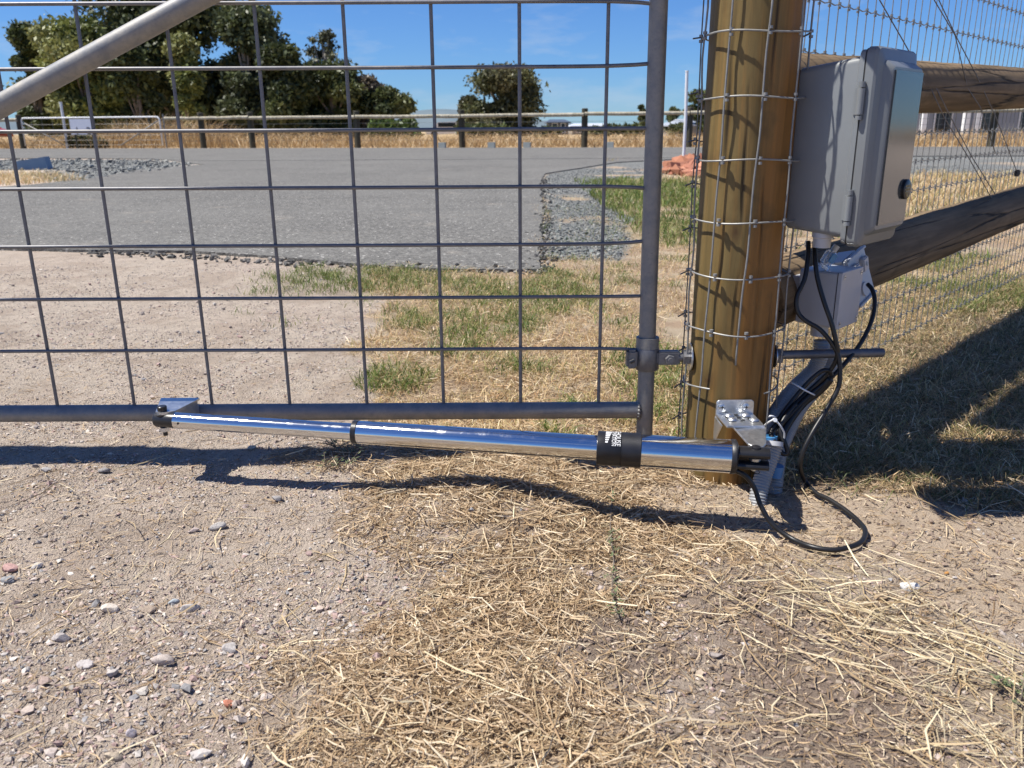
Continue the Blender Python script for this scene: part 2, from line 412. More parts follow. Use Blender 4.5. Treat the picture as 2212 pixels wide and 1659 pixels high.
M_fwire = mottled('fence_wire', (.20, .20, .20), (.28, .28, .27), 90, .55, .4)
M_fwire2 = mottled('fence_wire_dull', (.20, .20, .19), (.30, .29, .27), 90, .5, .6)
def zincplate():
    t = NT('zinc_plated_steel'); v = t.coord()
    n = t.noise(v, 60, 5, .6, 1.5)
    t.set(t.mix(t.ramp(n, [(.35, 0), (.65, 1)]), (.52, .54, .56), (.68, .69, .70)), t.math('ADD', t.math('MULTIPLY', n, .25), .2), .9)
    return t.m
M_zinc = zincplate()
def chrome():
    t = NT('polished_stainless'); v = t.coord((1, 1, 1))
    n = t.noise(t.coord((1.5, 60, 60)), 14, 5, .6); n2 = t.noise(v, 55, 4, .6)
    t.set((.72, .72, .72), t.math('ADD', t.math('MULTIPLY', t.ramp(n2, [(.5, 0), (.8, 1)]), .12), .075), 1.0)
    t.bump(n, .03, .0006)
    return t.m
M_chrome = chrome()
M_black = mottled('black_plastic', (.012, .012, .014), (.02, .02, .022), 80, .32, 0, .1, 500, .0006, .5)
M_blackmet = mottled('black_powder_coat', (.010, .010, .012), (.016, .016, .02), 80, .42, 0, .35, 900, .0006, .5)
M_cable = mottled('cable_rubber', (.007, .007, .008), (.012, .012, .013), 60, .42, 0, .1, 300, .0004, .5)
M_dustcable = mottled('dusty_cable_rubber', (.018, .017, .017), (.045, .042, .038), 60, .5, 0, .1, 300, .0004, .5)
def plastic(name, c, rough=.3, spec=.5):
    t = NT(name); v = t.coord()
    n = t.noise(v, 14, 6, .65); n2 = t.noise(v, 240, 3, .6)
    t.set(t.mix(t.math('MULTIPLY', t.ramp(n, [(.4, 0), (.75, 1)]), .35), c, tuple(x*.82 for x in c)), t.math('ADD', t.math('MULTIPLY', n, .18), rough-.08), 0, spec)
    t.bump(n2, .06, .0005); return t.m
M_box = plastic('grey_abs', (.19, .203, .212), .34)
M_boxlid = plastic('grey_abs_lid', (.165, .176, .184), .30)
def window_mat():
    t = NT('smoked_clear_panel'); n = t.noise(t.coord(), 12, 4, .5)
    t.set((.075, .077, .075), t.math('ADD', t.math('MULTIPLY', n, .10), .06), .0, .7); t.b.inputs['IOR'].default_value = 1.6; t.bump(n, .05, .002); return t.m
M_window = window_mat()
M_pale = plastic('pale_grey_pvc', (.42, .43, .455), .36)
M_white = plastic('white_plastic', (.70, .72, .74), .4)
M_conduit = plastic('grey_conduit', (.30, .31, .32), .45)
M_blue = plastic('blue_plastic', (.05, .20, .42), .4)
M_gasket = mottled('gasket', (.02, .02, .02), (.03, .03, .03), 50, .6)
def clearplastic():
    t = NT('clear_bag'); t.set((.72, .80, .88), .12, 0, .6)
    t.b.inputs['Transmission Weight'].default_value = .75; t.bump(t.noise(t.coord(), 60, 4), .6, .004); return t.m
M_clear = clearplastic()
M_ink = mottled('printed_white', (.75, .75, .75), (.68, .68, .68), 90, .5)
M_gold = mottled('printed_gold', (.50, .40, .20), (.42, .33, .16), 90, .45, .3)
M_paint = mottled('white_paint', (.74, .75, .76), (.62, .63, .64), 6, .6)
M_signw = mottled('sign_white', (.60, .61, .68), (.55, .56, .64), 3, .6)
M_num = mottled('sign_black', (.03, .03, .035), (.04, .04, .04), 8, .6)
M_shadepanel = mottled('shade_panel_glass', (.012, .016, .035), (.02, .025, .05), 12, .15)
M_alu = mottled('aluminium', (.5, .5, .5), (.6, .6, .6), 30, .35, .9)
M_bark = mottled('bark', (.11, .085, .062), (.20, .165, .13), 1.5, .9)
M_barkpale = mottled('bark_pale', (.30, .26, .21), (.42, .38, .32), 1.5, .85)

# ------------------------------------------------------------------ ground sheet
def grow(a0, step, n, k):
    o = []; a = a0; s = step
    for _ in range(n): a += s; o.append(a); s *= k
    return o
xs = np.arange(-1.9, 2.9, .0145)
xs = np.concatenate([-np.array(grow(1.9, .02, 62, 1.135))[::-1], xs, np.array(grow(2.9, .02, 62, 1.135))])
ys = [ .45]
while ys[-1] < 30: ys.append(ys[-1] +   .0072 * max(1, (ys[-1]) ** 1.15))
ys = np.concatenate([-np.array(grow(-.45, .05, 28, 1.28))[::-1], np.array(ys), np.array(grow(ys[-1], .5, 46, 1.12))])
X, Y = np.meshgrid(xs, ys); x = X.ravel(); y = Y.ravel()
near = y < 34
st = np.zeros_like(x); dg = st.copy(); tn = st.copy(); so_ = st.copy(); gb = st.copy(); sh = st.copy(); gr = st.copy()
sel = near & (y > -.5) & (np.abs(x) < 22)
mk = masks(x[sel], y[sel])
for arr, v_ in zip((st, dg, tn, so_, gb, sh, gr), mk): arr[sel] = v_
n1 = fbm(x, y, 1.7, 5, 91)[:, None]; n2 = fbm(x, y, 9, 4, 95)[:, None]; n3 = fbm(x, y, 40, 3, 97)[:, None]
def mixc(c, col, w): w = np.asarray(w); w = w[:, None] if w.ndim == 1 else w; return c * (1 - w) + np.array(col) * w
C = np.ones((len(x), 3)) * np.array((.52, .432, .35))                    # gravel drive fines, pinkish beige
C = mixc(C, (.53, .45, .365), sst(.45, .7, n1)); C = mixc(C, (.37, .29, .225), .6 * sst(.50, .68, n2))
C = mixc(C, (.34, .25, .17), st * .9)
C = mixc(C, (.33, .255, .18), dg * .7)
C = mixc(C, (.50, .395, .29), tn * .95)
C = mixc(C, (.225, .168, .128), so_ * .95 * (1 - tn))
C = mixc(C, (.34, .24, .155), gb * .9)  # darker soil under the grass stands in for shade between blades
C = mixc(C, (.46, .38, .27), (gb[:, None] * sst(.5, .62, n2) * .8))
C = mixc(C, (.19, .14, .09), sh * .8)  # shade beside the post put into a darker soil colour
C = mixc(C, (.20, .17, .08), gr * .4)
# far paddock: bleached grass
far = sst(5.0, 8.0, y) * (1 - gb)
C = mixc(C, (.42, .30, .15), sst(22, 28, y)[:, None] * .95 * (0.75 + .25 * n1))
C = mixc(C, (.30, .235, .10), (sst(60, 220, y)[:, None] * .5 * sst(.4, .7, n1)))
C = C * (1 + .22 * (n3 - .5))
VERGE_R = G([(1165, 560), (1190, 470), (1165, 400), (1200, 368), (1330, 350), (1500, 343), (3400, 325), (3400, 372), (1990, 380), (1700, 400), (1480, 372), (1400, 380), (1300, 400), (1290, 440), (1370, 470), (1385, 520), (1345, 560), (1230, 560)])
VERGE_L = G([(-900, 350), (30, 345), (330, 345), (440, 356), (300, 376), (130, 395), (60, 388), (100, 368), (-900, 372)])
bmk = np.zeros_like(x)
bmk[sel] = np.maximum(softpoly(x[sel], y[sel], VERGE_R, .05, 1.4, 103) * sst(.27, .40, fbm(x[sel], y[sel], 1.6, 4, 133) + .03), softpoly(x[sel], y[sel], VERGE_L, .08, .8, 107))
Msk = np.zeros((len(x), 3))
Msk[:, 0] = np.clip(1 - st * .8 - dg * .6 - tn * .75 - so_ * .7 - gb * .9, .06, 1) * sst(14, 5, y)
Msk[:, 1] = bmk
z = gz(x, y)
z -= .012 * sst(3.9, 4.3, y) * 0
V = np.stack([x, y, z], 1)
nx, ny = len(xs), len(ys)
ii = np.arange(nx * ny).reshape(ny, nx)
Fq = np.stack([ii[:-1, :-1].ravel(), ii[:-1, 1:].ravel(), ii[1:, 1:].ravel(), ii[1:, :-1].ravel()], 1)
me = npmesh('ground', V, Fq, C, True)
a = me.color_attributes.new('Msk', 'FLOAT_COLOR', 'POINT'); c4 = np.ones((len(x), 4), np.float32); c4[:, :3] = Msk; a.data.foreach_set('color', c4.ravel())
tag(link('ground', me, M_ground), kind='structure')

# ------------------------------------------------------------------ asphalt driveway and road
def ragged(pts, step=.06, amp=.03, seed=1):
    o = []; r = random.Random(seed)
    for i in range(len(pts)):
        a = Vector(pts[i]); b = Vector(pts[(i+1) % len(pts)]); d = b - a; n = max(1, min(160, int(d.length/step)))
        nrm = Vector((-d.y, d.x)).normalized() if d.length > 0 else Vector((0, 0))
        for k in range(n):
            p = a + d*k/n; s = min(1, .35 + p.y*.1)
            q = (float(fbm(np.array([p.x]), np.array([p.y]), 3, 3, seed)[0]) - .5)*4*amp + r.uniform(-amp, amp)*.6
            o.append(tuple(p + nrm*q*s))
    return o
def sheet(name, poly, z0, z1, m):
    bm = bmesh.new(); vs = [bm.verts.new((p[0], p[1], z1)) for p in poly]; f = bm.faces.new(vs)
    if f.normal.z < 0: bmesh.ops.reverse_faces(bm, faces=[f])
    r = bmesh.ops.extrude_face_region(bm, geom=[f])
    for v in r['geom']:
        if isinstance(v, bmesh.types.BMVert): v.co.z = z0
    bmesh.ops.triangulate(bm, faces=bm.faces[:]); bmesh.ops.recalc_face_normals(bm, faces=bm.faces[:])
    me = bpy.data.meshes.new(name); bm.to_mesh(me); bm.free()
    return tag(link(name, me, m), kind='structure')
RF_L, RF_R = g(0, 322), g(2212, 318)
def roadline(d, t):   # far edge line of the road, moved by d metres towards the camera
    dx, dy = RF_R[0]-RF_L[0], RF_R[1]-RF_L[1]; l = math.hypot(dx, dy); ux, uy = dx/l, dy/l
    return (RF_L[0] + ux*t + uy*d, RF_L[1] + uy*t - ux*d)
DRV = G([(-300, 525), (0, 541), (200, 545), (420, 548), (600, 560), (780, 577), (960, 588), (1165, 588), (1168, 530), (1172, 460), (1166, 400), (1176, 377), (1330, 352), (1500, 343), (1700, 341)])
DRV = DRV + G([(1700, 333), (300, 338), (380, 349), (442, 357), (300, 369), (190, 388), (60, 402), (-300, 425)])
sheet('driveway', ragged(DRV, .035, .014, 5), -.05, .016, M_asphalt)
RL = G([(-1500, 345), (-300, 345), (60, 345), (300, 345), (442, 357)])
ROAD = [roadline(0, -150), roadline(0, 0), roadline(0, 40), roadline(0, 200)] + G([(4200, 327), (3000, 332), (2212, 338), (1700, 340), (1500, 342), (1000, 346), (442, 349), (300, 344), (60, 343), (-300, 343)]) + [(-150, g(-300, 343)[1] + 15)]
sheet('road', ragged(ROAD, .5, .05, 9), -.05, .021, M_asphalt)

# ------------------------------------------------------------------ distant hills
def hills():
    vs = []; fs = []
    n = 160
    for i in range(n+1):
        a = R(-55 + 110*i/n); xx = math.sin(a)*2600; yv = math.cos(a)*2600
        px = math.degrees(a)
        hh = 14 + 42*float(fbm(np.array([i*.055]), np.array([3.2]), 1.0, 4, 61)[0]) + 24*math.exp(-((px+4.5)/4)**2) - 14*math.exp(-((px-9)/7)**2)
        vs += [(xx, yv, -5), (xx*1.05, yv*1.05, hh*.7), (xx*1.12, yv*1.12, hh), (xx*1.4, yv*1.4, -5)]
    for i in range(n):
        for k in range(3): b = i*4+k; fs.append((b, b+4, b+5, b+1))
    mb = MB(); mb.add(vs, fs)
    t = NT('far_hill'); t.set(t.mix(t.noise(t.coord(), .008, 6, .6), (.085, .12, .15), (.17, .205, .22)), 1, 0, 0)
    tag(mb.build('hills', t.m, None, True), kind='structure')
hills()

# ------------------------------------------------------------------ trees
def leaves(cent, rad, n, size, cols, seed, asp=2.0, shell=.55, flat=1.0, fine=1.5):
    """n leaf sprays (two triangles each) spread through ellipsoid lobes"""
    r = np.random.default_rng(seed); cent = np.array(cent); rad = np.array(rad)
    n = int(n*fine); size = size*.62
    w = (rad[:, 0]*rad[:, 2]); w = w/w.sum(); k = r.choice(len(cent), n, p=w)
    d = r.normal(size=(n, 3)); d /= np.linalg.norm(d, axis=1)[:, None]
    rr = (shell + (1-shell)*r.random(n)) ** .7 * (1 + .16*r.normal(size=n))
    P = cent[k] + d*rad[k]*rr[:, None]
    a = r.normal(size=(n, 3)) + d*.7; a[:, 2] -= .35*flat; a /= np.linalg.norm(a, axis=1)[:, None]
    b = np.cross(a, r.normal(size=(n, 3))); b /= np.linalg.norm(b, axis=1)[:, None]
    s = size*(.6 + .8*r.random(n))[:, None]
    A = P - a*s*.5*asp; B = P + b*s*.5; Cc = P + a*s*.5*asp; D = P - b*s*.5
    V = np.stack([A, B, Cc, D], 1).reshape(-1, 3); Fq = np.arange(4*n).reshape(n, 4)
    cols = np.array(cols); ci = cols[r.integers(0, len(cols), len(cent))][k]
    cc = ci*(.72 + .56*r.random((n, 1))); cc = np.repeat(cc, 4, 0)
    return V, Fq, cc
def tree(name, label, px, base_y, Yd, top_y, width_px, nl, size, cols, seed, lobes=14, trunk=.3, crown_lo=.25, shape='round', pale=False, group='trees beyond the road', shell=.5, asp=2.0, lob=1.0):
    """crown of many ellipsoid lobes carried by limbs; px, top_y, width in photo pixels at distance Yd"""
    bx = yy(px, 280, Yd)[0]; top = yy(px, top_y, Yd)[2]; wid = width_px/F*Yd*.98; rt = random.Random(seed)
    o = empty(name, label, 'tree', (bx, Yd, 0), 0, group)
    cent = []; rad = []; lo = top*crown_lo
    for i in range(lobes):
        t = (i+.5)/lobes; h = lo + (top-lo)*(t ** .9)
        if shape == 'round': wr = math.sin(math.pi*min(1, .18+.80*t)) ** .7
        elif shape == 'cone': wr = 1.05 - .8*t
        elif shape == 'top': wr = .35 + .65*t if t < .7 else 1.0-(t-.7)*1.7
        else: wr = 1
        rr = wid/2*wr*rt.uniform(.25, .78); an = rt.uniform(0, 2*math.pi) if i else 0
        lr = wid*rt.uniform(.10, .24)*(1.2 if shape != 'top' else .55)*lob
        lh = lr*rt.uniform(.6, .95)
        cent.append((rr*math.cos(an), rr*math.sin(an)*.8, min(h, top-lh*.9))); rad.append((lr, lr, lh))
    cent.append((0, 0, top-wid*.12)); rad.append((wid*.16, wid*.16, wid*.12))
    V, Fq, cc = leaves(cent, rad, nl, size, cols, seed, asp, shell)
    V[:, 2] = np.maximum(V[:, 2], .1)
    link('crown', npmesh('crown', V, Fq, cc), M_leaf, o)
    mb = MB(); tr = trunk
    spine = [(0, 0, -.2), (rt.uniform(-.2, .2), 0, lo*.6), (rt.uniform(-.4, .4), rt.uniform(-.3, .3), lo+.3*(top-lo)), (0, 0, lo+.75*(top-lo))]
    mb.tube(cr_pts(spine, 4), [tr*(1-.75*i/12) for i in range(13)], 8)
    for c, q in zip(cent, rad):
        h0 = rt.uniform(.6, 1.0)*c[2]*.7; p0 = Vector((0, 0, max(lo*.5, h0*.8))); p2 = Vector(c); pm = (p0+p2)/2 + Vector((0, 0, -.1*p2.length*.3))
        mb.tube(cr_pts([p0, pm, p2], 3), [tr*.38, tr*.33, tr*.28, tr*.23, tr*.17, tr*.12, tr*.06], 5)
    mb.build('trunk', M_barkpale if pale else M_bark, o, True)
    return o
DK = [(.085, .105, .036), (.105, .125, .042), (.065, .082, .030), (.13, .145, .05)]
EU = [(.10, .12, .05), (.13, .148, .06), (.082, .098, .045), (.155, .165, .072)]
BR = [(.19, .215, .06), (.23, .255, .07), (.15, .175, .05), (.25, .26, .09)]
tree('peppermint_tree', 'dark narrow tree at the left end of the tree line', 88, 250, 60, 52, 105, 9000, .30, DK, 1, 12, .25, .1, 'round')
tree('peppermint_tree', 'bright green rounded tree beyond the white field gate', 195, 250, 58, 42, 190, 12000, .27, BR, 2, 16, .3, .12, 'round')
tree('gum_tree', 'tallest dark tree of the row, top cut off by the photo', 385, 250, 66, -150, 300, 17000, .36, DK, 3, 26, .5, .2, 'round')
tree('peppermint_tree', 'bright domed tree in front of the tallest tree', 410, 250, 56, 78, 110, 8000, .25, BR, 4, 9, .25, .1, 'round')
tree('peppermint_tree', 'mid green low tree between two bright trees', 300, 250, 57, 92, 130, 7000, .27, [(.10, .12, .04), (.085, .105, .04), (.13, .145, .05)], 14, 10, .25, .05, 'round')
tree('gum_tree', 'broad gum tree with rounded leafy top right of the tallest', 545, 250, 62, 12, 185, 15000, .30, EU, 5, 20, .4, .15, 'round', True)
tree('gum_tree', 'short dense dark tree under the broad gum', 620, 250, 58, 98, 130, 9000, .28, DK, 6, 12, .3, .02, 'round')
tree('gum_tree', 'tall thin gum with open wispy top against the sky', 715, 250, 64, 66, 130, 2300, .20, [(.10, .105, .055), (.13, .135, .07), (.085, .09, .05)], 7, 42, .3, .38, 'round', True, shell=.05, lob=.42)
tree('gum_tree', 'dark bushy tree below the wispy gum', 720, 250, 60, 138, 165, 9500, .28, DK, 8, 14, .3, .02, 'round')
tree('gum_tree', 'brownish dry tree near the right end of the tree line', 795, 250, 61, 165, 85, 3000, .26, [(.15, .12, .08), (.12, .105, .06), (.18, .145, .10)], 9, 22, .25, .1, 'round', True)
tree('gum_tree', 'low dark tree closing the right end of the tree line', 845, 250, 60, 190, 90, 5500, .26, DK, 10, 10, .25, .02, 'round')
for px_, w_, c_, sd, ty, lab in ((150, 240, DK, 21, 150, 'dark undergrowth tree behind the white field gate'), (330, 220, DK, 22, 140, 'dark undergrowth tree below the tallest tree'), (500, 230, DK, 23, 130, 'dark undergrowth tree below the broad gum'), (660, 200, EU, 24, 170, 'grey green undergrowth tree left of the wispy gum')):
    tree('shrubby_tree', lab, px_, 250, 69, ty, w_, 6500, .36, c_, sd, 14, .3, .0, 'round')
tree('paddock_tree', 'lone spreading tree in the paddock against open sky', 1088, 250, 78, 142, 215, 12000, .32, [(.11, .118, .05), (.14, .145, .062), (.085, .092, .042), (.165, .155, .078)], 11, 36, .45, .12, 'round', True, shell=.2, lob=.68)
tree('paddock_tree', 'small low tree on the left flank of the lone tree', 1010, 250, 80, 208, 62, 2600, .3, [(.075, .078, .038), (.10, .10, .05)], 12, 8, .25, .02, 'round')
tree('paddock_tree', 'small distant tree just left of the gate upright', 1384, 250, 95, 228, 28, 1300, .35, EU, 15, 7, .2, .05, 'round')
tree('paddock_tree', 'small distant tree just right of the gate upright', 1452, 250, 90, 233, 38, 1500, .35, EU, 16, 7, .2, .05, 'round')
tree('paddock_tree', 'dark tree half hidden behind the timber post', 1522, 250, 85, 196, 72, 4200, .33, DK, 17, 10, .35, .1, 'round')
def lowbush(name, label, px, Yd, wpx, top_y, nl, size, cols, seed, group, cat='bush'):
    bx = yy(px, 280, Yd)[0]; top = yy(px, top_y, Yd)[2]; w = wpx/F*Yd; rt = random.Random(seed)
    cent = [(rt.uniform(-.5, .5)*w*.8, rt.uniform(-.2, .2)*w*.4, rt.uniform(.2, .62)*top) for _ in range(9)]
    rad = [(w*rt.uniform(.12, .22), w*.15, top*rt.uniform(.25, .4)) for _ in range(9)]
    V, Fq, cc = leaves(cent, rad, nl, size, cols, seed, 2.4, .2, -1)
    V[:, 2] = np.maximum(V[:, 2], .02)
    o = empty(name, label, cat, (bx, Yd, 0), 0, group); link('foliage', npmesh('foliage', V, Fq, cc), M_leaf, o)
    mb = MB()
    for _ in range(7):
        an = rt.uniform(0, 6.28); mb.tube([(0, 0, -.05), (.15*w*math.cos(an), .1*w*math.sin(an), top*.35), (.3*w*math.cos(an), .15*w*math.sin(an), top*.7)], [.03, .02, .01], 5)
    mb.build('stem', M_bark, o); return o
lowbush('saltbush', 'green bush beside the white guide post across the road', 185, g(185, 321)[1]+.5, 78, 282, 2600, .07, [(.12, .155, .06), (.08, .085, .035), (.12, .14, .06)], 31, None)
lowbush('distant_bush', 'light green bushes behind the rail at right end of tree line', 850, 48, 110, 248, 1500, .2, [(.10, .15, .04), (.075, .11, .035)], 32, 'bushes behind the road fence')
for k, (px_, w_, ty, lab) in enumerate(((1045, 130, 262, 'low bush mass under the lone paddock tree'), (1180, 60, 268, 'low bush right of the lone paddock tree'), (1350, 90, 262, 'low bushes left of the gate upright in the distance'), (1475, 60, 262, 'low bush right of the white leaning pole'), (1290, 60, 270, 'low bush by the pale distant roofs'))):
    lowbush('distant_bush', lab, px_, 75+k, w_, ty, 900, .3, DK, 40+k, 'bushes behind the road fence')

# ------------------------------------------------------------------ fence across the road
FD = Vector((RF_R[0]-RF_L[0], RF_R[1]-RF_L[1])).normalized()
FP = roadline(-.55, 0)
def fpl(px, py): return pl(px, py, FP, FD)
ang = math.atan2(FD.y, FD.x)
farf = empty('road_fence', 'long timber post and rail fence along the far side of the road', 'fence', (*fpl(900, 318)[:2], 0))
fo = Vector(farf.location)
fposts = [-190, 41, 434, 541, 770, 997, 1263, 1490, 1700, 1925, 2148, 2375, 2640]
for i, px in enumerate(fposts):
    a_ = fpl(px, 262); hgt = 1.42
    mb = MB(fo); mb.tube([(a_[0], a_[1], -.3), (a_[0], a_[1], .6), (a_[0], a_[1], hgt-.02), (a_[0], a_[1], hgt)], [.125, .12, .118, .10], 12)
    mb.build('post', M_farpost, farf, True, 40)
rt = random.Random(4)
def farrail(x0, x1, k=0):
    p = fpl(x0, 258); q = fpl(x1, 258); z0 = 1.20+rt.uniform(-.02, .02); z1 = 1.20+rt.uniform(-.02, .02)
    nrm = Vector((FD.y, -FD.x, 0))*.13; P0 = Vector((p[0], p[1], z0))+nrm; P1 = Vector((q[0], q[1], z1))+nrm
    mb = MB(fo); pts = [P0.lerp(P1, i/8) + Vector((0, 0, rt.uniform(-.008, .008))) for i in range(9)]
    mb.tube(pts, [.068+rt.uniform(-.006, .006) for _ in range(9)], 10); mb.build('rail', M_farwood, farf, True, 50)
for a_, b_ in ((-430, -190), (-190, 41)): farrail(a_, b_)
farrail(360, 434); 
for a_, b_ in zip(fposts[2:-1], fposts[3:]): farrail(a_+1, b_-1)
mb = MB(fo)
for zz in (.95, .75, .52, .3):
    mb.tube([Vector((*fpl(360, 300)[:2], zz)), Vector((*fpl(2640, 300)[:2], zz))], .006, 4)
mb.build('strand_wire', M_fwire2, farf)
st_ = fpl(358, 300); mb = MB(fo); mb.tube([(st_[0], st_[1], -.2), (st_[0], st_[1], 1.38)], .03, 8); mb.build('gate_stay_post', M_fwire2, farf)

# white field gate across the road
gA = fpl(52, 300); gB = fpl(350, 300); gd = Vector((gB[0]-gA[0], gB[1]-gA[1], 0)); gl = gd.length
fg = empty('field_gate', 'white tubular field gate across the road, diagonal braces at both ends', 'gate', (gA[0], gA[1], 0), math.atan2(gd.y, gd.x))
fr = MB(); ht = 1.27
prof = [(0, 0, .12), (0, 0, ht-.18), (.02, 0, ht-.07), (.09, 0, ht-.01), (.18, 0, ht)]
pts = prof + [(gl-q[0], 0, q[2]) for q in prof[::-1]]
fr.tube(pts, .034, 8); fr.build('frame', M_paint, fg, True)
for zz in (.15, .35, .55, .78, 1.0): MB().tube([(0, 0, zz), (gl, 0, zz)], .008, 5).build('wire', M_fwire2, fg)
for k in range(12): MB().tube([(gl*(k+1)/13, 0, .12), (gl*(k+1)/13, 0, ht)], .006, 5).build('wire', M_fwire2, fg)
MB().tube([(.1, 0, ht-.18), (gl*.30, 0, .12)], .024, 6).build('brace', M_galv, fg, True)
MB().tube([(gl-.08, 0, ht-.15), (gl*.70, 0, .12)], .024, 6).build('brace', M_galv, fg, True)

def text_mesh(s, size, ext=0.0, align='CENTER', sx=1.0):
    cu = bpy.data.curves.new('lettering', 'FONT'); cu.body = s; cu.size = size; cu.extrude = ext; cu.align_x = align; cu.align_y = 'CENTER'; cu.resolution_u = 3
    ob = bpy.data.objects.new('lettering', cu); COL.objects.link(ob)
    dg_ = bpy.context.evaluated_depsgraph_get(); me = bpy.data.meshes.new_from_object(ob.evaluated_get(dg_))
    bpy.data.objects.remove(ob); bpy.data.curves.remove(cu)
    if sx != 1: me.transform(Matrix.Diagonal((sx, 1, 1, 1)))
    return me
# number board
sp = fpl(199, 300); nrm = Vector((FD.y, -FD.x, 0))
nb = empty('number_board', 'white board with black house number in front of the field gate', 'sign', (sp[0]+nrm.x*.5, sp[1]+nrm.y*.5, 0), ang)
bl = 1.14
MB().box((0, 0, .90), (bl, .03, .62)).build('panel', M_signw, nb)
for sx_ in (-.42, .42): MB().box((sx_, .05, .45), (.05, .05, 1.1)).build('stake', M_farpost, nb)
for sx_, ch in ((-.26, '1'), (.30, '2')):
    m_ = text_mesh(ch, .42, .004); m_.transform(Matrix.Translation((sx_, -.021, .72)) @ Matrix.Rotation(R(90), 4, 'X')); link('numeral', m_, M_num, nb)

def whitepole(name, label, p0, p1, Yb, w, cat='post'):
    a_ = yy(p0[0], p0[1], Yb); b_ = yy(p1[0], p1[1], Yb)
    o = empty(name, label, cat, (b_[0], Yb, 0))
    mb = MB((b_[0], Yb, 0)); A = Vector((b_[0], Yb, -.05)); B = Vector((a_[0], Yb, a_[2]))
    mb.tube([A, A.lerp(B, .5)+Vector((.01, 0, 0)), B], w/2, 8); mb.build('shaft', M_paint, o, True, 50)
    mc = MB((b_[0], Yb, 0)); mc.tube([B, B+(B-A).normalized()*.02], w/2*1.15, 8); mc.build('cap', M_paint, o)
    return o
whitepole('guide_post', 'short white guide post leaning at the road edge before the field gate', (131, 221), (146, 321), g(146, 321)[1], .11)
whitepole('marker_pole', 'tall thin white leaning pole on the verge beside the timber post', (1484, 155), (1476, 354), g(1476, 354)[1], .060)
for k, px in enumerate((968, 1072, 1147, 1322)):
    c_ = Vector((*roadline(-.35, 0), 0)); t_ = fpl(px, 316)
    lab = ['small pale block at the road edge left of the lone tree', 'small pale block at the road edge under the lone tree', 'small pale block at the road edge right of the lone tree', 'small pale block at the road edge near the gate upright'][k]
    t2 = Vector((t_[0], t_[1], 0)) + nrm*.8
    o = MB((t2.x, t2.y, 0)).box((t2.x, t2.y, .10), (.26, .20, .24), ang).build('marker_block', mottled('old_concrete', (.34, .36, .32), (.42, .42, .38), 8, .9)); o.location = (t2.x, t2.y, 0)
    tag(o, lab, 'marker', 'marker blocks along the far road edge')
# blue meter box lid in the left verge
mp_ = g(75, 366); o = MB().box((0, 0, .06), (.52, .34, .26), 0, Matrix.Rotation(R(14), 3, 'Z') @ Matrix.Rotation(R(-9), 3, 'Y')).build('meter_box', mottled('faded_blue', (.13, .21, .31), (.16, .25, .36), 4, .6)); o.location = (mp_[0], mp_[1], .0)
tag(o, 'faded blue meter box sitting in the gravel at far left', 'utility box')

# ------------------------------------------------------------------ far buildings and cars
def wallcol(n, c): return mottled(n, c, tuple(q*.86 for q in c), .8, .8)
M_glass = mottled('dark_glass', (.02, .025, .03), (.03, .035, .04), 2, .1)
def shed(name, label, x0, x1, ytop, yeave, Yd, dep, wc, rc, wins=(), group='far buildings'):
    a_ = yy(x0, yeave, Yd); b_ = yy(x1, yeave, Yd); zt = yy(x0, ytop, Yd)[2]; ze = a_[2]; w = b_[0]-a_[0]
    o = empty(name, label, 'building', (a_[0], Yd, 0), 0, group)
    wm = MB(); wm.box((w/2, dep/2, ze/2-.1), (w, dep, ze+.2)); wm.build('wall', wallcol(name+'_wall', wc), o)
    rm = MB(); e = .35
    vs = [(-e, -e, ze), (w+e, -e, ze), (w+e, dep+e, ze), (-e, dep+e, ze), (-e*.2+w*.12, dep/2, zt), (w*.88, dep/2, zt), (-e, -e, ze-.12), (w+e, -e, ze-.12), (w+e, dep+e, ze-.12), (-e, dep+e, ze-.12)]
    rm.add(vs, [(0, 1, 5, 4), (1, 2, 5), (2, 3, 4, 5), (3, 0, 4), (6, 7, 1, 0), (7, 8, 2, 1), (8, 9, 3, 2), (9, 6, 0, 3), (9, 8, 7, 6)])
    t = NT('roof_sheet'); wv = t.n('TexWave'); wv.inputs['Scale'].default_value = 1.6; t.l(t.coord(), wv.inputs['Vector'])
    t.set(t.mix(t.math('MULTIPLY', wv.outputs['Fac'], .25), rc, tuple(q*.6 for q in rc)), .5)
    rm.build('roof', t.m, o)
    for (u0, u1, z0, z1, mm) in wins:
        f_ = MB().box(((u0+u1)/2*w, -.02, (z0+z1)/2), ((u1-u0)*w, .06, z1-z0)).build('window', M_paint, o)
        MB().box(((u0+u1)/2*w, -.055, (z0+z1)/2), ((u1-u0)*w-.16, .03, z1-z0-.16)).build('pane', mm, f_)
    return o
shed('farm_shed', 'dark blue roofed shed right of the lone tree', 1186, 1228, 257, 264, 120, 8, (.10, .11, .12), (.07, .09, .12), ((.15, .45, .3, 1.6, M_glass), (.6, .85, .3, 1.6, M_glass)))
shed('farm_house', 'low house with pale metal roof beyond the paddock', 1236, 1318, 266, 272, 130, 9, (.30, .27, .23), (.50, .53, .58), ((.1, .25, .3, 1.2, M_glass), (.4, .55, .3, 1.2, M_glass), (.75, .9, .3, 1.2, M_glass)))
shed('farm_house', 'grey roofed house between the gate upright and timber post', 1462, 1600, 256, 270, 85, 9, (.28, .28, .28), (.33, .36, .41), ((.1, .25, .3, 1.2, M_glass), (.35, .5, .3, 1.2, M_glass)))
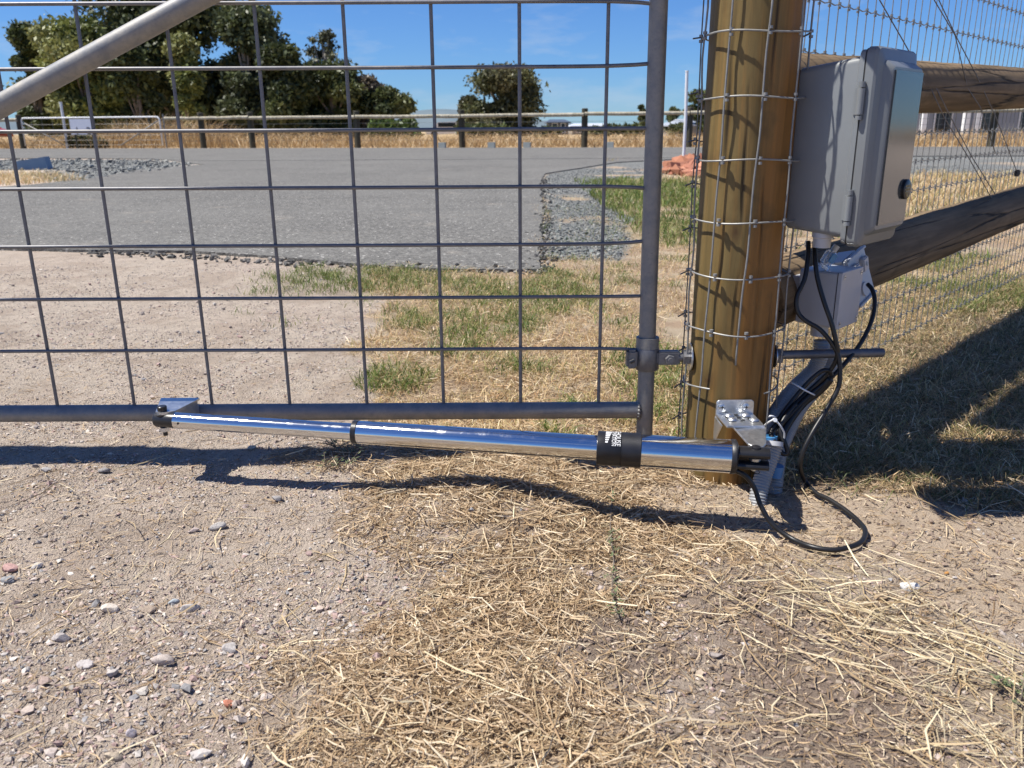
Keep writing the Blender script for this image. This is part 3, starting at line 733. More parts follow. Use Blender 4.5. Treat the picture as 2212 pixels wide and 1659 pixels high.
shed('rendered_house', 'white rendered house seen below the upper log rail', 1985, 2520, 158, 200, 47, 9, (.26, .28, .32), (.30, .33, .38),
     ((.075, .15, .35, 2.1, M_glass), (.235, .33, .15, 2.1, M_glass), (.42, .52, .35, 2.1, M_glass), (.6, .7, .5, 2.0, M_glass)))
hp = yy(2156, 160, 46.9)
MBp = MB(); MBp.tube([(0, 0, 0), (0, 0, 1.0)], .07, 8); o = MBp.build('roof_flue', M_fwire2, None, True, 50); o.location = (hp[0], 46.9+3, 3.0); tag(o, 'thin metal flue rising from the white house roof', 'flue')
# veranda posts of the white house
for k, px in enumerate((1995, 2085, 2110)):
    q = yy(px, 270, 45.2); o = MB().box((0, 0, 1.25), (.28, .28, 2.6)).build('veranda_pillar', M_paint); o.location = (q[0], 45.2, 0)
    tag(o, ['white pillar at the left corner of the white house', 'white pillar in the middle of the white house front', 'white pillar right of the middle one at the white house'][k], 'pillar', 'pillars of the white house')
# fence beyond the road seen through mesh at right
def car(label, px, Yd, col, rz=0):
    q = yy(px, 280, Yd); o = empty('parked_car', label, 'car', (q[0], Yd, 0), rz, 'vehicles behind the road fence')
    mb = MB(); prof = [(-2.1, .35), (-2.15, .8), (-1.5, .95), (-.9, 1.45), (.8, 1.5), (1.4, 1.0), (2.1, .85), (2.15, .4)]
    n = len(prof); vs = [(a, -.85, b) for a, b in prof] + [(a, .85, b) for a, b in prof]
    mb.add(vs, [tuple(range(n)), tuple(range(2*n-1, n-1, -1))] + [(i, n+i, n+(i+1) % n, (i+1) % n) for i in range(n)]); mb.build('body', mottled('car_paint', col, tuple(c*.9 for c in col), 1, .3), o)
    MB().box((-.05, -.855, 1.2), (1.7, .03, .38)).build('window', M_glass, o)
    for sx_ in (-1.3, 1.3): MB().tube([(sx_, -.9, .33), (sx_, -.7, .33)], .33, 14).build('wheel', M_black, o)
car('white car left of two, parked behind the road fence', 462, 75, (.75, .76, .78)); car('white car right of two, parked behind the road fence', 500, 78, (.72, .74, .78), R(20))
car('red car parked behind the fence at the far left edge', -52, 62, (.35, .04, .03))
car('white car low behind the fence left of lone tree', 968, 85, (.7, .7, .72))

# ------------------------------------------------------------------ scattered grass, straw, stones (one object per kind of stuff)
def blades(n, xy, hgt, wid, cols, seed, lean=.5, seg=2, upz=None):
    """standing blades: root pair, mid pair, tip"""
    r = np.random.default_rng(seed); xx = xy[:, 0]; yv = xy[:, 1]; n = len(xx)
    z0 = gz(xx, yv) if upz is None else upz
    an = r.random(n)*2*np.pi; h = hgt*(.45+.9*r.random(n)); ln = lean*(.3+1.2*r.random(n))
    dx, dy = np.cos(an), np.sin(an); fa = r.random(n)*2*np.pi; wx, wy = np.cos(fa)*wid/2, np.sin(fa)*wid/2
    wz = .4+.6*r.random(n); wx *= wz; wy *= wz
    b = np.stack([xx, yv, z0-.004], 1); m = b + np.stack([dx*ln*h*.35, dy*ln*h*.35, h*.6], 1); t = b + np.stack([dx*ln*h, dy*ln*h, h*(1-.35*ln*ln*.6)], 1)
    w = np.stack([wx, wy, 0*wx], 1)
    V = np.stack([b-w, b+w, m+w*.8, m-w*.8, t+w*.15, t-w*.15], 1).reshape(-1, 3)
    i = np.arange(n)[:, None]*6; Fq = np.concatenate([i+np.array([[0, 1, 2, 3]]), i+np.array([[3, 2, 4, 5]])], 0)
    cols = np.array(cols); c = cols[r.integers(0, len(cols), n)]*(.75+.5*r.random((n, 1)))
    cc = np.repeat(c, 6, 0)
    return V, Fq, cc
def scatter(n, box, dens, seed):
    """rejection sampling by a density function"""
    r = np.random.default_rng(seed); o = []; tot = 0
    for _ in range(60):
        p = np.stack([r.uniform(box[0], box[1], n), r.uniform(box[2], box[3], n)], 1)
        k = r.random(n) < dens(p[:, 0], p[:, 1]); o.append(p[k]); tot += k.sum()
        if tot >= n: break
    return np.concatenate(o)[:n]
def infrustum(x, y, m=.12):
    return (y > .62) & (x > -.66*y-.25-m) & (x < .68*y+.25+m)

def strawmesh(name, P, ln, wd, lift, cols, seed, tilt=.12, curl=.25, align=None):
    r = np.random.default_rng(seed); n = len(P); xx, yv = P[:, 0], P[:, 1]
    an = r.random(n)*2*np.pi if align is None else align+r.normal(size=n)*.7
    l = ln*np.exp(r.normal(size=n)*.45); w = wd*(.6+.8*r.random(n))
    ti = r.normal(size=n)*tilt; d = np.stack([np.cos(an)*np.cos(ti), np.sin(an)*np.cos(ti), np.sin(ti)], 1)
    s = np.stack([-np.sin(an), np.cos(an), 0*an], 1); ro = r.normal(size=n)*.7
    wv = s*np.cos(ro)[:, None] + np.array([0, 0, 1])*np.sin(ro)[:, None]
    z = gz(xx, yv) + lift*r.random(n)**1.6 + np.abs(np.sin(ti))*l*.5
    c = np.stack([xx, yv, z], 1); k = (r.normal(size=n)*curl*l*.5)[:, None]
    A = c - d*(l/2)[:, None]; B = c + s*k + np.array([0, 0, 1])*np.abs(k)*.25*0; D = c + d*(l/2)[:, None]
    ww = wv*(w/2)[:, None]
    V = np.stack([A-ww*.7, A+ww*.7, B+ww, B-ww, D+ww*.5, D-ww*.5], 1).reshape(-1, 3)
    # keep the ends from diving under the soil
    gzv = gz(V[:, 0], V[:, 1]); V[:, 2] = np.maximum(V[:, 2], gzv+.0006)
    i = np.arange(n)[:, None]*6; Fq = np.concatenate([i+np.array([[0, 1, 2, 3]]), i+np.array([[3, 2, 4, 5]])], 0)
    cols = np.array(cols); cc = np.repeat(cols[r.integers(0, len(cols), n)]*(.8+.4*r.random((n, 1))), 6, 0)
    return tag(link(name, npmesh(name, V, Fq, cc), M_straw), kind='stuff')
SC = [(.52, .385, .235), (.62, .485, .32), (.43, .30, .17), (.72, .60, .43), (.32, .215, .12), (.56, .43, .28), (.44, .32, .195), (.23, .155, .09), (.38, .26, .15)]
def d_near(x, y):
    st, dg, tn, so_, gb, sh, gr = masks(x, y)
    cl = fbm(x, y, 11, 3, 201); d = .03 + .62*st*sst(.18, .62, cl) + .13*dg*sst(.3, .6, cl) + .02*tn + .035*so_ + .42*gb*sst(.2, .5, cl) + .2*sh
    return np.clip(d, 0, 1)*infrustum(x, y)*np.clip((1.0/np.maximum(y, .6))**1.5, 0, 1)
P = scatter(120000, (-1.7, 2.6, .62, 2.6), d_near, 301)
strawmesh('straw_litter', P, .014, .0013, .006, SC, 311, .16, .22)
P = scatter(11000, (-.9, 1.3, .62, 1.9), lambda x, y: d_near(x, y)*masks(x, y)[0], 302)
strawmesh('straw_litter', P, .026, .0018, .010, SC, 312, .12, .25)
def d_long(x, y):
    st, dg, tn, so_, gb, sh, gr = masks(x, y); return np.clip(.05+.5*st+.8*dg+.09*so_+.05*tn, 0, 1)*infrustum(x, y)*np.clip((.9/np.maximum(y, .6))**1.5, 0, 1)*(y < 1.6)
P = scatter(1500, (-1.1, 1.4, .62, 1.6), d_long, 303)
strawmesh('long_stalk', P, .050, .0018, .012, [(.60, .49, .31), (.50, .38, .22), (.38, .27, .15), (.70, .60, .41)], 313, .1, .16)
P = scatter(160, (.2, 1.4, .66, 1.3), lambda x, y: masks(x, y)[1]*infrustum(x, y), 304)
strawmesh('long_stalk', P, .075, .0017, .012, [(.52, .43, .27), (.42, .33, .19), (.62, .53, .35)], 314, .07, .1, R(-42))
# fine dust of chaff
P = scatter(18000, (-.9, 1.4, .62, 1.8), lambda x, y: np.clip(d_near(x, y)*1.1, 0, 1), 305)
strawmesh('chaff', P, .009, .0013, .006, SC, 315, .2, .3)

def d_back(x, y):
    st, dg, tn, so_, gb, sh, gr = masks(x, y)
    return np.clip(gb, 0, 1)*infrustum(x, y)*np.clip((1.5/np.maximum(y, .6))**1.7, 0, 1)*sst(.22, .5, fbm(x, y, 5, 3, 221)+.12*gr)*(1-.93*inpoly(x, y, VERGE_R)*sst(.27, .40, fbm(x, y, 1.6, 4, 133)+.03))
P = scatter(56000, (-1.2, 6.0, 1.0, 8.5), d_back, 321)
DG = [(.68, .51, .27), (.74, .58, .33), (.50, .34, .17), (.84, .71, .47), (.58, .46, .21), (.40, .34, .13), (.66, .43, .23)]
V, Fq, cc = blades(0, P, .034, .0030, DG, 322, 1.2)
tag(link('dry_grass', npmesh('dry_grass', V, Fq, cc), M_grass), kind='stuff')
strawmesh('dry_grass_litter', scatter(32000, (-1.2, 5.0, 1.2, 6.5), d_back, 323), .028, .0020, .012, SC+[(.6, .42, .24), (.52, .33, .17)], 324, .2, .35)
def d_green(x, y):
    gr = masks(x, y)[6]*(1-.85*inpoly(x, y, VERGE_R)*(x < .28*y))*(1-inpoly(x, y, DRV)); return gr*infrustum(x, y)*np.clip((1.4/np.maximum(y, .7))**1.3, 0, 1)*sst(.35, .55, fbm(x, y, 16, 3, 231)+.04)
P = scatter(36000, (-1.2, 6.0, .65, 7.5), d_green, 331)
GC = [(.14, .20, .035), (.10, .16, .03), (.18, .245, .05), (.25, .28, .08), (.08, .13, .03), (.36, .32, .14)]
V, Fq, cc = blades(0, P, .040, .0034, GC, 332, 1.0)
tag(link('green_grass', npmesh('green_grass', V, Fq, cc), M_grass), kind='stuff')
P = scatter(9000, (.8, 7.5, 3.6, 13.5), lambda x, y: masks(x, y)[6]*infrustum(x, y)*np.clip(sst(1.4, .0, np.hypot(x-g(1450, 425)[0], (y-g(1450, 425)[1])*.55)/2.0)+.15, 0, 1)*(1-inpoly(x, y, DRV)), 335)
V, Fq, cc = blades(0, P, .075, .011, GC, 336, .9)
tag(link('green_grass', npmesh('green_grass', V, Fq, cc), M_grass), kind='stuff')
# shaded matted grass right of the post
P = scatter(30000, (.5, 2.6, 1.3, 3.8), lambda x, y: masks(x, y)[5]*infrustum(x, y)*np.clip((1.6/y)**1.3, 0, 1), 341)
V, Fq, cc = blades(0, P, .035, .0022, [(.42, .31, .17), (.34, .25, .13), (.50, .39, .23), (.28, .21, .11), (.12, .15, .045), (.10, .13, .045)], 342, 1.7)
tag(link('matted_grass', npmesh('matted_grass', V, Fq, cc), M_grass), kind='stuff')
# tall dry grass on the far side of the road
def far_grass():
    n = 26000; r = np.random.default_rng(351); t = r.uniform(-30, 75, n); d = -r.random(n)**1.3*7 - .75
    dx, dy = FD.x, FD.y; xx = RF_L[0]+dx*t+dy*d; yv = RF_L[1]+dy*t-dx*d
    pxv = CX + F*xx/yv*1.0
    tall = .62*np.exp(-((pxv-390)/130)**4) + .12*np.exp(-((pxv-650)/150)**2)
    h = (.40 + tall + .22*(fbm(xx, yv, .5, 3, 352)-.3))*(.75+.25*np.clip(-d, 0, 1))
    V, Fq, cc = blades(0, np.stack([xx, yv], 1), 1.0, .035, [(.42, .29, .14), (.50, .36, .19), (.35, .225, .11), (.56, .43, .25), (.38, .25, .12)], 353, .8, upz=np.zeros(n))
    b = V.reshape(-1, 6, 3); base = b[:, :1, 2:3]; b[:, :, 2:3] = (b[:, :, 2:3]-base)*h[:, None, None]*1.15
    return tag(link('tall_dry_grass', npmesh('tall_dry_grass', b.reshape(-1, 3), Fq, cc), M_grass), kind='stuff')
far_grass()
# verge growth on the near side of the road, right
P = scatter(16000, (2, 22, 6.0, 19), lambda x, y: inpoly(x, y, GRASSB)*(1-inpoly(x, y, VERGE_R))*(x < .75*y+1)*sst(.35, .6, fbm(x, y, 1.2, 3, 361)), 362)
V, Fq, cc = blades(0, P, .11, .012, DG+[(.2, .22, .08)], 363, .9, upz=np.zeros(len(P)))
tag(link('verge_grass', npmesh('verge_grass', V, Fq, cc), M_grass), kind='stuff')
P = scatter(5000, (-14, -3.5, 9, 14), lambda x, y: inpoly(x, y, G([(-400, 372), (60, 368), (190, 392), (60, 400), (-400, 415)]))*1.0, 364)
V, Fq, cc = blades(0, P, .10, .012, DG, 365, .9, upz=np.zeros(len(P)))
tag(link('verge_grass', npmesh('verge_grass', V, Fq, cc), M_grass), kind='stuff')

# pebbles
ico_v = []; ph = (1+5**.5)/2
for a_, b_ in ((-1, ph), (1, ph), (-1, -ph), (1, -ph)): ico_v.append((a_, b_, 0))
for a_, b_ in ((-1, ph), (1, ph), (-1, -ph), (1, -ph)): ico_v.append((0, a_, b_))
for a_, b_ in ((ph, -1), (ph, 1), (-ph, -1), (-ph, 1)): ico_v.append((a_, 0, b_))
ico_v = np.array(ico_v)/math.sqrt(1+ph*ph)
ico_f = np.array([(0,11,5),(0,5,1),(0,1,7),(0,7,10),(0,10,11),(1,5,9),(5,11,4),(11,10,2),(10,7,6),(7,1,8),(3,9,4),(3,4,2),(3,2,6),(3,6,8),(3,8,9),(4,9,5),(2,4,11),(6,2,10),(8,6,7),(9,8,1)])
oct_v = np.array([(1,0,0),(-1,0,0),(0,1,0),(0,-1,0),(0,0,1),(0,0,-1)], float)
oct_f = np.array([(0,2,4),(2,1,4),(1,3,4),(3,0,4),(2,0,5),(1,2,5),(3,1,5),(0,3,5)])
def pebbles(name, P, size, cols, seed, sink=.25, sd=.45, smooth=False, chip=False):
    bv, bf = (oct_v, oct_f) if chip else (ico_v, ico_f); nv = len(bv)
    r = np.random.default_rng(seed); n = len(P); s = size*np.clip(np.exp(r.normal(size=n)*sd), .4, 2.1)/2
    v = bv[None]*np.clip(1+.30*r.normal(size=(n, nv, 1)), .45, 1.6) + (.25*r.normal(size=(n, nv, 3)) if chip else 0)
    sc = np.stack([.8+.6*r.random(n), .7+.5*r.random(n), .45+.4*r.random(n)], 1)*s[:, None]
    v = v*sc[:, None, :]; an = r.random(n)*2*np.pi; ca, sa = np.cos(an)[:, None], np.sin(an)[:, None]
    tx = r.normal(size=n)*.35; ct, st2 = np.cos(tx)[:, None], np.sin(tx)[:, None]
    y2 = v[:, :, 1]*ct - v[:, :, 2]*st2; z2 = v[:, :, 1]*st2 + v[:, :, 2]*ct
    x3 = v[:, :, 0]*ca - y2*sa; y3 = v[:, :, 0]*sa + y2*ca
    z0 = gz(P[:, 0], P[:, 1]) + sc[:, 2]*(1-2*sink*r.random(n)*1.6)
    V = np.stack([x3+P[:, :1], y3+P[:, 1:2], z2+z0[:, None]], 2).reshape(-1, 3)
    Fq = (bf[None]+(np.arange(n)*nv)[:, None, None]).reshape(-1, 3)
    cols = np.array(cols); cc = np.repeat(cols[r.integers(0, len(cols), n)]*(.8+.4*r.random((n, 1))), nv, 0)
    return tag(link(name, npmesh(name, V, Fq, cc, smooth), M_stone), kind='stuff')
PC = [(.54, .44, .37), (.49, .40, .34), (.58, .50, .43), (.45, .38, .34), (.38, .33, .30), (.47, .36, .31), (.60, .55, .49), (.33, .27, .25), (.44, .40, .37), (.52, .43, .37), (.42, .30, .27), (.30, .29, .29)]
def d_grav(x, y):
    st, dg, tn, so_, gb, sh, gr = masks(x, y)
    return np.clip(1-st*.92-dg*.85-tn*.93-so_*.93-gb*.95, .015, 1)*infrustum(x, y)*np.clip((.9/np.maximum(y, .6))**1.35, 0, 1)*(.25+.75*sst(.38, .6, fbm(x, y, 5, 4, 241)))
P = scatter(48000, (-3.2, 1.6, .62, 4.3), d_grav, 401); pebbles('gravel', P, .0035, PC, 411, .3, .45, False, True)
P = scatter(1900, (-3.2, 1.6, .62, 4.3), lambda x, y: d_grav(x, y)*(.3+.7*sst(.5, .62, fbm(x, y, 2.5, 3, 243))), 402); pebbles('gravel', P, .0070, PC, 412, .5, .45)
P = scatter(3500, (-.2, 1.6, .66, 1.5), lambda x, y: (masks(x, y)[3]*.9+.35*masks(x, y)[2])*infrustum(x, y), 403); pebbles('soil_crumb', P, .0042, [(.22, .165, .13), (.28, .21, .165), (.18, .135, .11), (.36, .29, .22)], 413, .4, .4)
# blue metal in the verge beside the driveway
P = scatter(8000, (-.2, 8, 4.0, 15), lambda x, y: softpoly(x, y, VERGE_R, .05, 1.4, 103)*sst(.27, .40, fbm(x, y, 1.6, 4, 133)+.03)*np.clip((5/y)**1.6, 0, 1)*(x < .72*y), 404)
pebbles('blue_metal', P, .013, [(.15, .16, .16), (.24, .25, .24), (.10, .105, .11), (.34, .34, .31), (.20, .22, .21)], 414, .3, .3)
P = scatter(2500, (-18, -3, 12, 22), lambda x, y: inpoly(x, y, VERGE_L)*1.0, 405)
pebbles('blue_metal', P, .045, [(.15, .16, .16), (.24, .25, .24), (.10, .105, .11), (.34, .34, .31)], 415, .3, .3)
# crumbs of asphalt and stray stones along the broken driveway edge
def edge_crumbs():
    r_ = np.random.default_rng(77); E_ = [(g(200, 545), g(780, 577), 260), (g(780, 577), g(1165, 588), 420), (g(1166, 586), g(1170, 470), 700), (g(1170, 470), g(1172, 385), 500)]
    o_ = []
    for a_, b_, n_ in E_:
        t_ = r_.random(n_)[:, None]; p_ = np.array(a_)*(1-t_)+np.array(b_)*t_; o_.append(p_+r_.normal(size=(n_, 2))*np.array([.045, .05]))
    return np.concatenate(o_)
pebbles('asphalt_crumbs', edge_crumbs(), .016, [(.05, .05, .05), (.09, .088, .085), (.14, .135, .13), (.30, .28, .25)], 417, .1, .4)
# red clods under the white pole
P = scatter(420, (2.4, 6, 11.5, 17.5), lambda x, y: inpoly(x, y, G([(1425, 378), (1460, 362), (1480, 352), (1520, 350), (1560, 372), (1500, 386)]))*1.0, 406)
pebbles('red_clods', P, .16, [(.40, .17, .10), (.48, .23, .15), (.33, .14, .09)], 416, .3, .4)

# two weeds: a low one under the arm and a creeping one in the straw
def weed(name, label, path, nside, ln, seed):
    rt = random.Random(seed); P_ = [Vector((*g(*q), 0)) for q in path]
    for p in P_: p.z = float(gz(p.x, p.y))+.010
    o = empty(name, label, 'weed', tuple(P_[0])); C_ = cr_pts(P_, 8); st_m = MB(P_[0]); st_m.tube(C_, .0011, 5)
    lf = MB(P_[0])
    for k in range(nside):
        c = C_[int(rt.random()*(len(C_)-1))]; a = rt.uniform(0, 6.28); L_ = ln*rt.uniform(.4, 1)
        d = Vector((math.cos(a), math.sin(a), rt.uniform(.1, .9))).normalized(); e = c+d*L_; st_m.tube([c, c.lerp(e, .5)+Vector((0, 0, .003)), e], [.0008, .0006, .0004], 4)
        for j in range(4):
            q = c.lerp(e, .3+.22*j); b = rt.uniform(0, 6.28); v = Vector((math.cos(b), math.sin(b), rt.uniform(0, .6)))*rt.uniform(.005, .010); w = v.cross(Vector((0, 0, 1))).normalized()*.0016
            lf.add([q, q+v*.5+w, q+v, q+v*.5-w], [(0, 1, 2, 3)])
    t = NT('weed_green'); t.set(t.mix(t.noise(t.coord(), 60, 3), (.07, .10, .04), (.16, .19, .08)), .6); st_m.build('stem', M_bark, o, True); lf.build('foliage', t.m, o)
weed('low_weed', 'straggly green weed on the gravel under the chrome arm', [(700, 985), (735, 1000), (770, 1015)], 26, .045, 3)
weed('low_weed', 'thin straggly weed in the shadow line below the chrome arm', [(705, 1040), (735, 1035), (765, 1028)], 14, .035, 4)
weed('creeping_weed', 'thin green creeping weed running down the straw below the arm', [(1322, 1085), (1318, 1150), (1325, 1215), (1322, 1285), (1336, 1345)], 24, .016, 5)
weed('creeping_weed', 'small green weed sprouting at the bottom right corner', [(2165, 1480), (2190, 1500), (2205, 1540)], 22, .030, 6)

# individually recognisable stones
def stone(label, px, py, wpx, col, seed, asp=.6, hz=.55):
    q = g(px, py); zc = q[1]*math.cos(TH)+H*math.sin(TH); s = wpx*zc/F/2
    bm = bmesh.new(); bmesh.ops.create_icosphere(bm, subdivisions=3, radius=1); r = np.random.default_rng(seed)
    nd = r.normal(size=(9, 3)); nd /= np.linalg.norm(nd, axis=1)[:, None]; cut = r.uniform(.50, .85, 9)
    for v in bm.verts:
        for d, c in zip(nd, cut):
            k = v.co.x*d[0]+v.co.y*d[1]+v.co.z*d[2]
            if k > c: v.co -= Vector(d)*(k-c)*.9
        v.co *= 1+.03*math.sin(v.co.x*9+seed)*math.cos(v.co.y*8)
        v.co = Vector((v.co.x*s, v.co.y*s*asp, v.co.z*s*hz))
    me = bpy.data.meshes.new('stone'); bm.to_mesh(me); bm.free(); shade(me, 28)
    t = NT('rock'); n = t.noise(t.coord(), 220, 6, .65); t.set(t.mix(t.ramp(n, [(.35, 0), (.65, 1)]), tuple(c*.72 for c in col), tuple(min(1, c*1.2) for c in col)), .9, 0, .2); t.bump(t.noise(t.coord(), 500, 4, .6), .5, .002)
    o = link('stone', me, t.m); o.location = (q[0], q[1], float(gz(q[0], q[1]))+s*hz*.5); o.rotation_euler = (0, 0, random.Random(seed).uniform(-.5, .5))
    return tag(o, label, 'stone')
stone('pale grey stone lying just below the middle of the chrome arm', 911, 990, 36, (.40, .37, .34), 1, .7, .7)
stone('pale stone on the gravel just left of the middle, below the arm shadow', 472, 1155, 38, (.50, .46, .42), 2)
stone('small grey stone above the pale one, near the double shadow', 601, 1100, 30, (.30, .28, .27), 3)
stone('long flat pale stone in the lower left gravel', 236, 1312, 44, (.52, .46, .40), 4)
stone('brown angular stone right of the long pale stone', 321, 1314, 36, (.34, .27, .21), 5)
stone('rectangular grey stone in the row at lower left', 410, 1314, 46, (.42, .39, .37), 6, .4)
stone('large dusty half buried stone left of centre bottom', 352, 1432, 54, (.42, .36, .32), 7)
stone('rough grey stone cluster member near the straw edge', 494, 1405, 44, (.38, .35, .33), 8, .8)
stone('angular stone at the left below the straw stalk', 185, 1437, 40, (.44, .40, .38), 9)
stone('dark grey pointed stone in the left gravel', 130, 1378, 42, (.40, .36, .34), 10)
stone('red broken brick chip near the bottom', 494, 1518, 34, (.42, .17, .11), 11)
stone('brown dirt covered stone near the bottom left edge', 246, 1632, 46, (.40, .33, .25), 12)
stone('round purple grey stone at the bottom left', 285, 1584, 26, (.40, .36, .38), 13, .9, .9)
stone('pinkish red flat stone at the far left edge', 22, 1234, 44, (.46, .29, .26), 14)
stone('white stone beside the pinkish stone at the left edge', 82, 1229, 34, (.62, .58, .54), 15)
stone('dark grey stone at the far left edge under the pinkish one', 20, 1258, 36, (.28, .28, .28), 16)
stone('grey stone with pale top beside the small dark one at far left', 106, 1050, 24, (.36, .34, .33), 17)
stone('white quartz stone in the tan soil at right', 1967, 1270, 46, (.66, .65, .62), 18, .5)
stone('brown square stone beside the white quartz stone', 1905, 1290, 36, (.30, .22, .14), 19)
stone('small orange stone on bare tan soil at right', 2045, 1236, 16, (.50, .25, .08), 20)
stone('cream rounded stone behind the left end of the chrome arm', 345, 932, 32, (.58, .50, .42), 21)
stone('dark mossy stone left of the joint in the chrome arm', 230, 1050, 28, (.27, .25, .24), 22)
stone('bluish flat stone in the gravel left of the straw', 375, 1296, 26, (.33, .36, .38), 23, .5)
stone('white stone at the edge of the straw near bottom centre', 896, 1490, 14, (.7, .68, .64), 24)

# ------------------------------------------------------------------ the mesh gate
GX0, GX1, GY = -2.83, 0.254, 1.51
gate = empty('farm_gate', 'galvanised tube gate with wide square rod mesh and a diagonal brace', 'gate', (GX1, GY, 0))
go = (GX1, GY, 0)
MB(go).tube([(.2578, GY, .052), (.2578, GY, .08), (.2535, GY, .45), (.2501, GY, .85), (.248, GY, 1.24)], .0158, 24).build('upright', M_galv, gate, True, 50)
MB(go).tube([(.2578, GY, .050), (.2578, GY, .054)], .0165, 20).build('end_plug', M_black, gate)
def rod(a_, b_, r_, n_, nm, m_=None, k=10, sag=0):
    a_, b_ = Vector(a_), Vector(b_); pts = [a_.lerp(b_, i/k)+Vector((0, 0, sag*math.sin(math.pi*i/k))) for i in range(k+1)]
    return MB(go).tube(pts, r_, n_).build(nm, m_ or M_galv, gate, True, 50)
rod((GX0, GY, .122), (.243, GY, .1215), .0163, 24, 'bottom_rail')
rod((GX0, GY, .052), (GX0, GY, 1.24), .0158, 16, 'upright')
rod((GX0, GY, 1.225), (.249, GY, 1.225), .0163, 16, 'top_rail')
# weld bead between rail and upright
mb = MB(go)
for k in range(16):
    a_ = 2*math.pi*k/16; mb.tube([(.2425, GY+.0165*math.cos(a_), .1215+.0165*math.sin(a_)), (.2445, GY+.017*math.cos(a_+.35), .1215+.017*math.sin(a_+.35))], .0028, 6)
mb.build('weld', M_galv, gate, True)
zs = [.1215+.0163, .2464, .3452, .4420, .5443, .6421, .7440, .8462, .95, 1.05, 1.15]
for i, zz in enumerate(zs[1:]):
    bend = .004*((i*7) % 3-1)
    pts = [(GX0, GY-.0045, zz-.002), (-1.9, GY-.0045, zz), (-1, GY-.0045, zz+.001), (-.3, GY-.0045, zz), (.1, GY-.0045, zz), (.20, GY-.004, zz+bend*.4), (.238, GY-.001, zz+bend)]
    MB(go).tube(cr_pts(pts, 4), .0033, 8).build('mesh_wire', M_wire, gate, True, 50)
for k in range(20):
    xv = .1667-.1493*k + .001*math.sin(k*5)
    MB(go).tube([(xv, GY+.0018, .135), (xv, GY+.0018, .6), (xv-.001, GY+.0018, 1.215)], .0032, 8).build('mesh_wire', M_wire, gate, True, 50)
# brace lies across the front of the mesh
bA = yy(-60, 262, 1.475); bB = yy(435, -6, 1.475)
dv = Vector(bB)-Vector(bA); A0 = Vector(bA)-dv*2.4; B0 = Vector(bA)+dv*((1.2-bA[2])/dv.z)
MB(go).tube([A0.lerp(B0, i/10) for i in range(11)], .0182, 24).build('brace', M_galv, gate, True, 50)
# arm bracket welded on the bottom rail (flange over the arm end)
q0 = yy(338, 868, 1.49); bz = .1545
def Wp(px, py, z): return Vector((*g(px, py, z), z))
A = Wp(336, 869, bz); B = Wp(421, 868, bz); Cc = Wp(420, 872, bz); D = Wp(372, 888, bz); E = Wp(345, 888, bz)
poly = [(A.x, 1.500), (B.x, 1.500), (B.x, 1.486), (D.x+.006, 1.425), (D.x-.012, 1.412), (E.x+.004, 1.412), (E.x-.006, 1.42)]
mb = MB(go); mb.prism(poly, bz-.004, bz+.0005); mb.box(((A.x+B.x)/2, 1.4905, .121), (B.x-A.x, .004, .044))
mb.add([(B.x, 1.4885, bz-.004), (D.x+.006, 1.425, bz-.004), (D.x+.006, 1.425, bz-.010), (B.x, 1.4885, bz-.043), (B.x-.004, 1.4885, bz-.004), (D.x+.002, 1.425, bz-.004), (D.x+.002, 1.425, bz-.010), (B.x-.004, 1.4885, bz-.043)], [(0, 1, 2, 3), (7, 6, 5, 4), (0, 4, 5, 1), (2, 6, 7, 3)])
mb.build('arm_bracket', M_zinc, gate, False)

# hinge clamp on the upright + eye
hz_ = .2265
MB(go).tube([(.2565, GY, hz_+.020), (.2563, GY, hz_+.040)], .0215, 24).build('hinge_collar', M_galv, gate, True, 50)
cl = MB(go); cl.tube([(.257, GY, hz_-.0235), (.257, GY, hz_-.021), (.257, GY, hz_+.017), (.257, GY, hz_+.020)], [.0195, .0225, .0225, .021], 24)
cl.build('hinge_clamp', M_wire, gate, True, 50)
rbox('clamp_lug', (.2265-go[0], -.004, hz_), (.020, .026, .036), .004, M_wire, gate)
MB(go).tube([(.222, GY-.019, hz_-.004), (.230, GY-.019, hz_+.0)], .004, 8).build('lug_pin', M_black, gate)
rbox('clamp_tongue', (.2945-go[0], -.010, hz_+.003), (.044, .020, .026), .003, M_wire, gate)
hexb = MB(go); hexb.tube([(.296, GY-.030, hz_+.002), (.296, GY-.021, hz_+.002)], .0092, 6); hexb.tube([(.296, GY-.033, hz_+.002), (.296, GY-.030, hz_+.002)], .005, 10); hexb.build('hex_bolt', M_wire, gate)

# threaded gudgeon rod through the timber post
rodo = empty('gudgeon_rod', 'long threaded steel rod running through the timber post, hinge side to box side', 'rod', (.42, 1.5, hz_))
ro = Vector((.42, 1.5, hz_))
pts = []; rr = []; xx_ = .312
def thread(x0, x1, z0, z1, y0, y1, r0=.0082):
    n = int((x1-x0)/.0011); P_ = []; r_ = []
    for i in range(n+1):
        t = i/n; P_.append((x0+(x1-x0)*t, y0+(y1-y0)*t, z0+(z1-z0)*t)); r_.append(r0+(.0005 if i % 2 else -.0004))
    return P_, r_
p_, r_ = thread(.312, .336, hz_+.003, hz_+.004, 1.498, 1.499); MB(ro).tube(p_, r_, 16).build('thread', M_wire, rodo, True)
p_, r_ = thread(.336, .700, hz_+.004, .236, 1.499, 1.50); MB(ro).tube(p_, r_, 16).build('shaft', M_wire, rodo, True)
MB(ro).tube([(.3345, 1.499, hz_+.004), (.3365, 1.499, hz_+.004)], .026, 28).build('washer', M_zinc, rodo, True, 40)
MB(ro).tube([(.322, 1.499, hz_+.004), (.334, 1.499, hz_+.004)], .0155, 6).build('nut', M_wire, rodo)
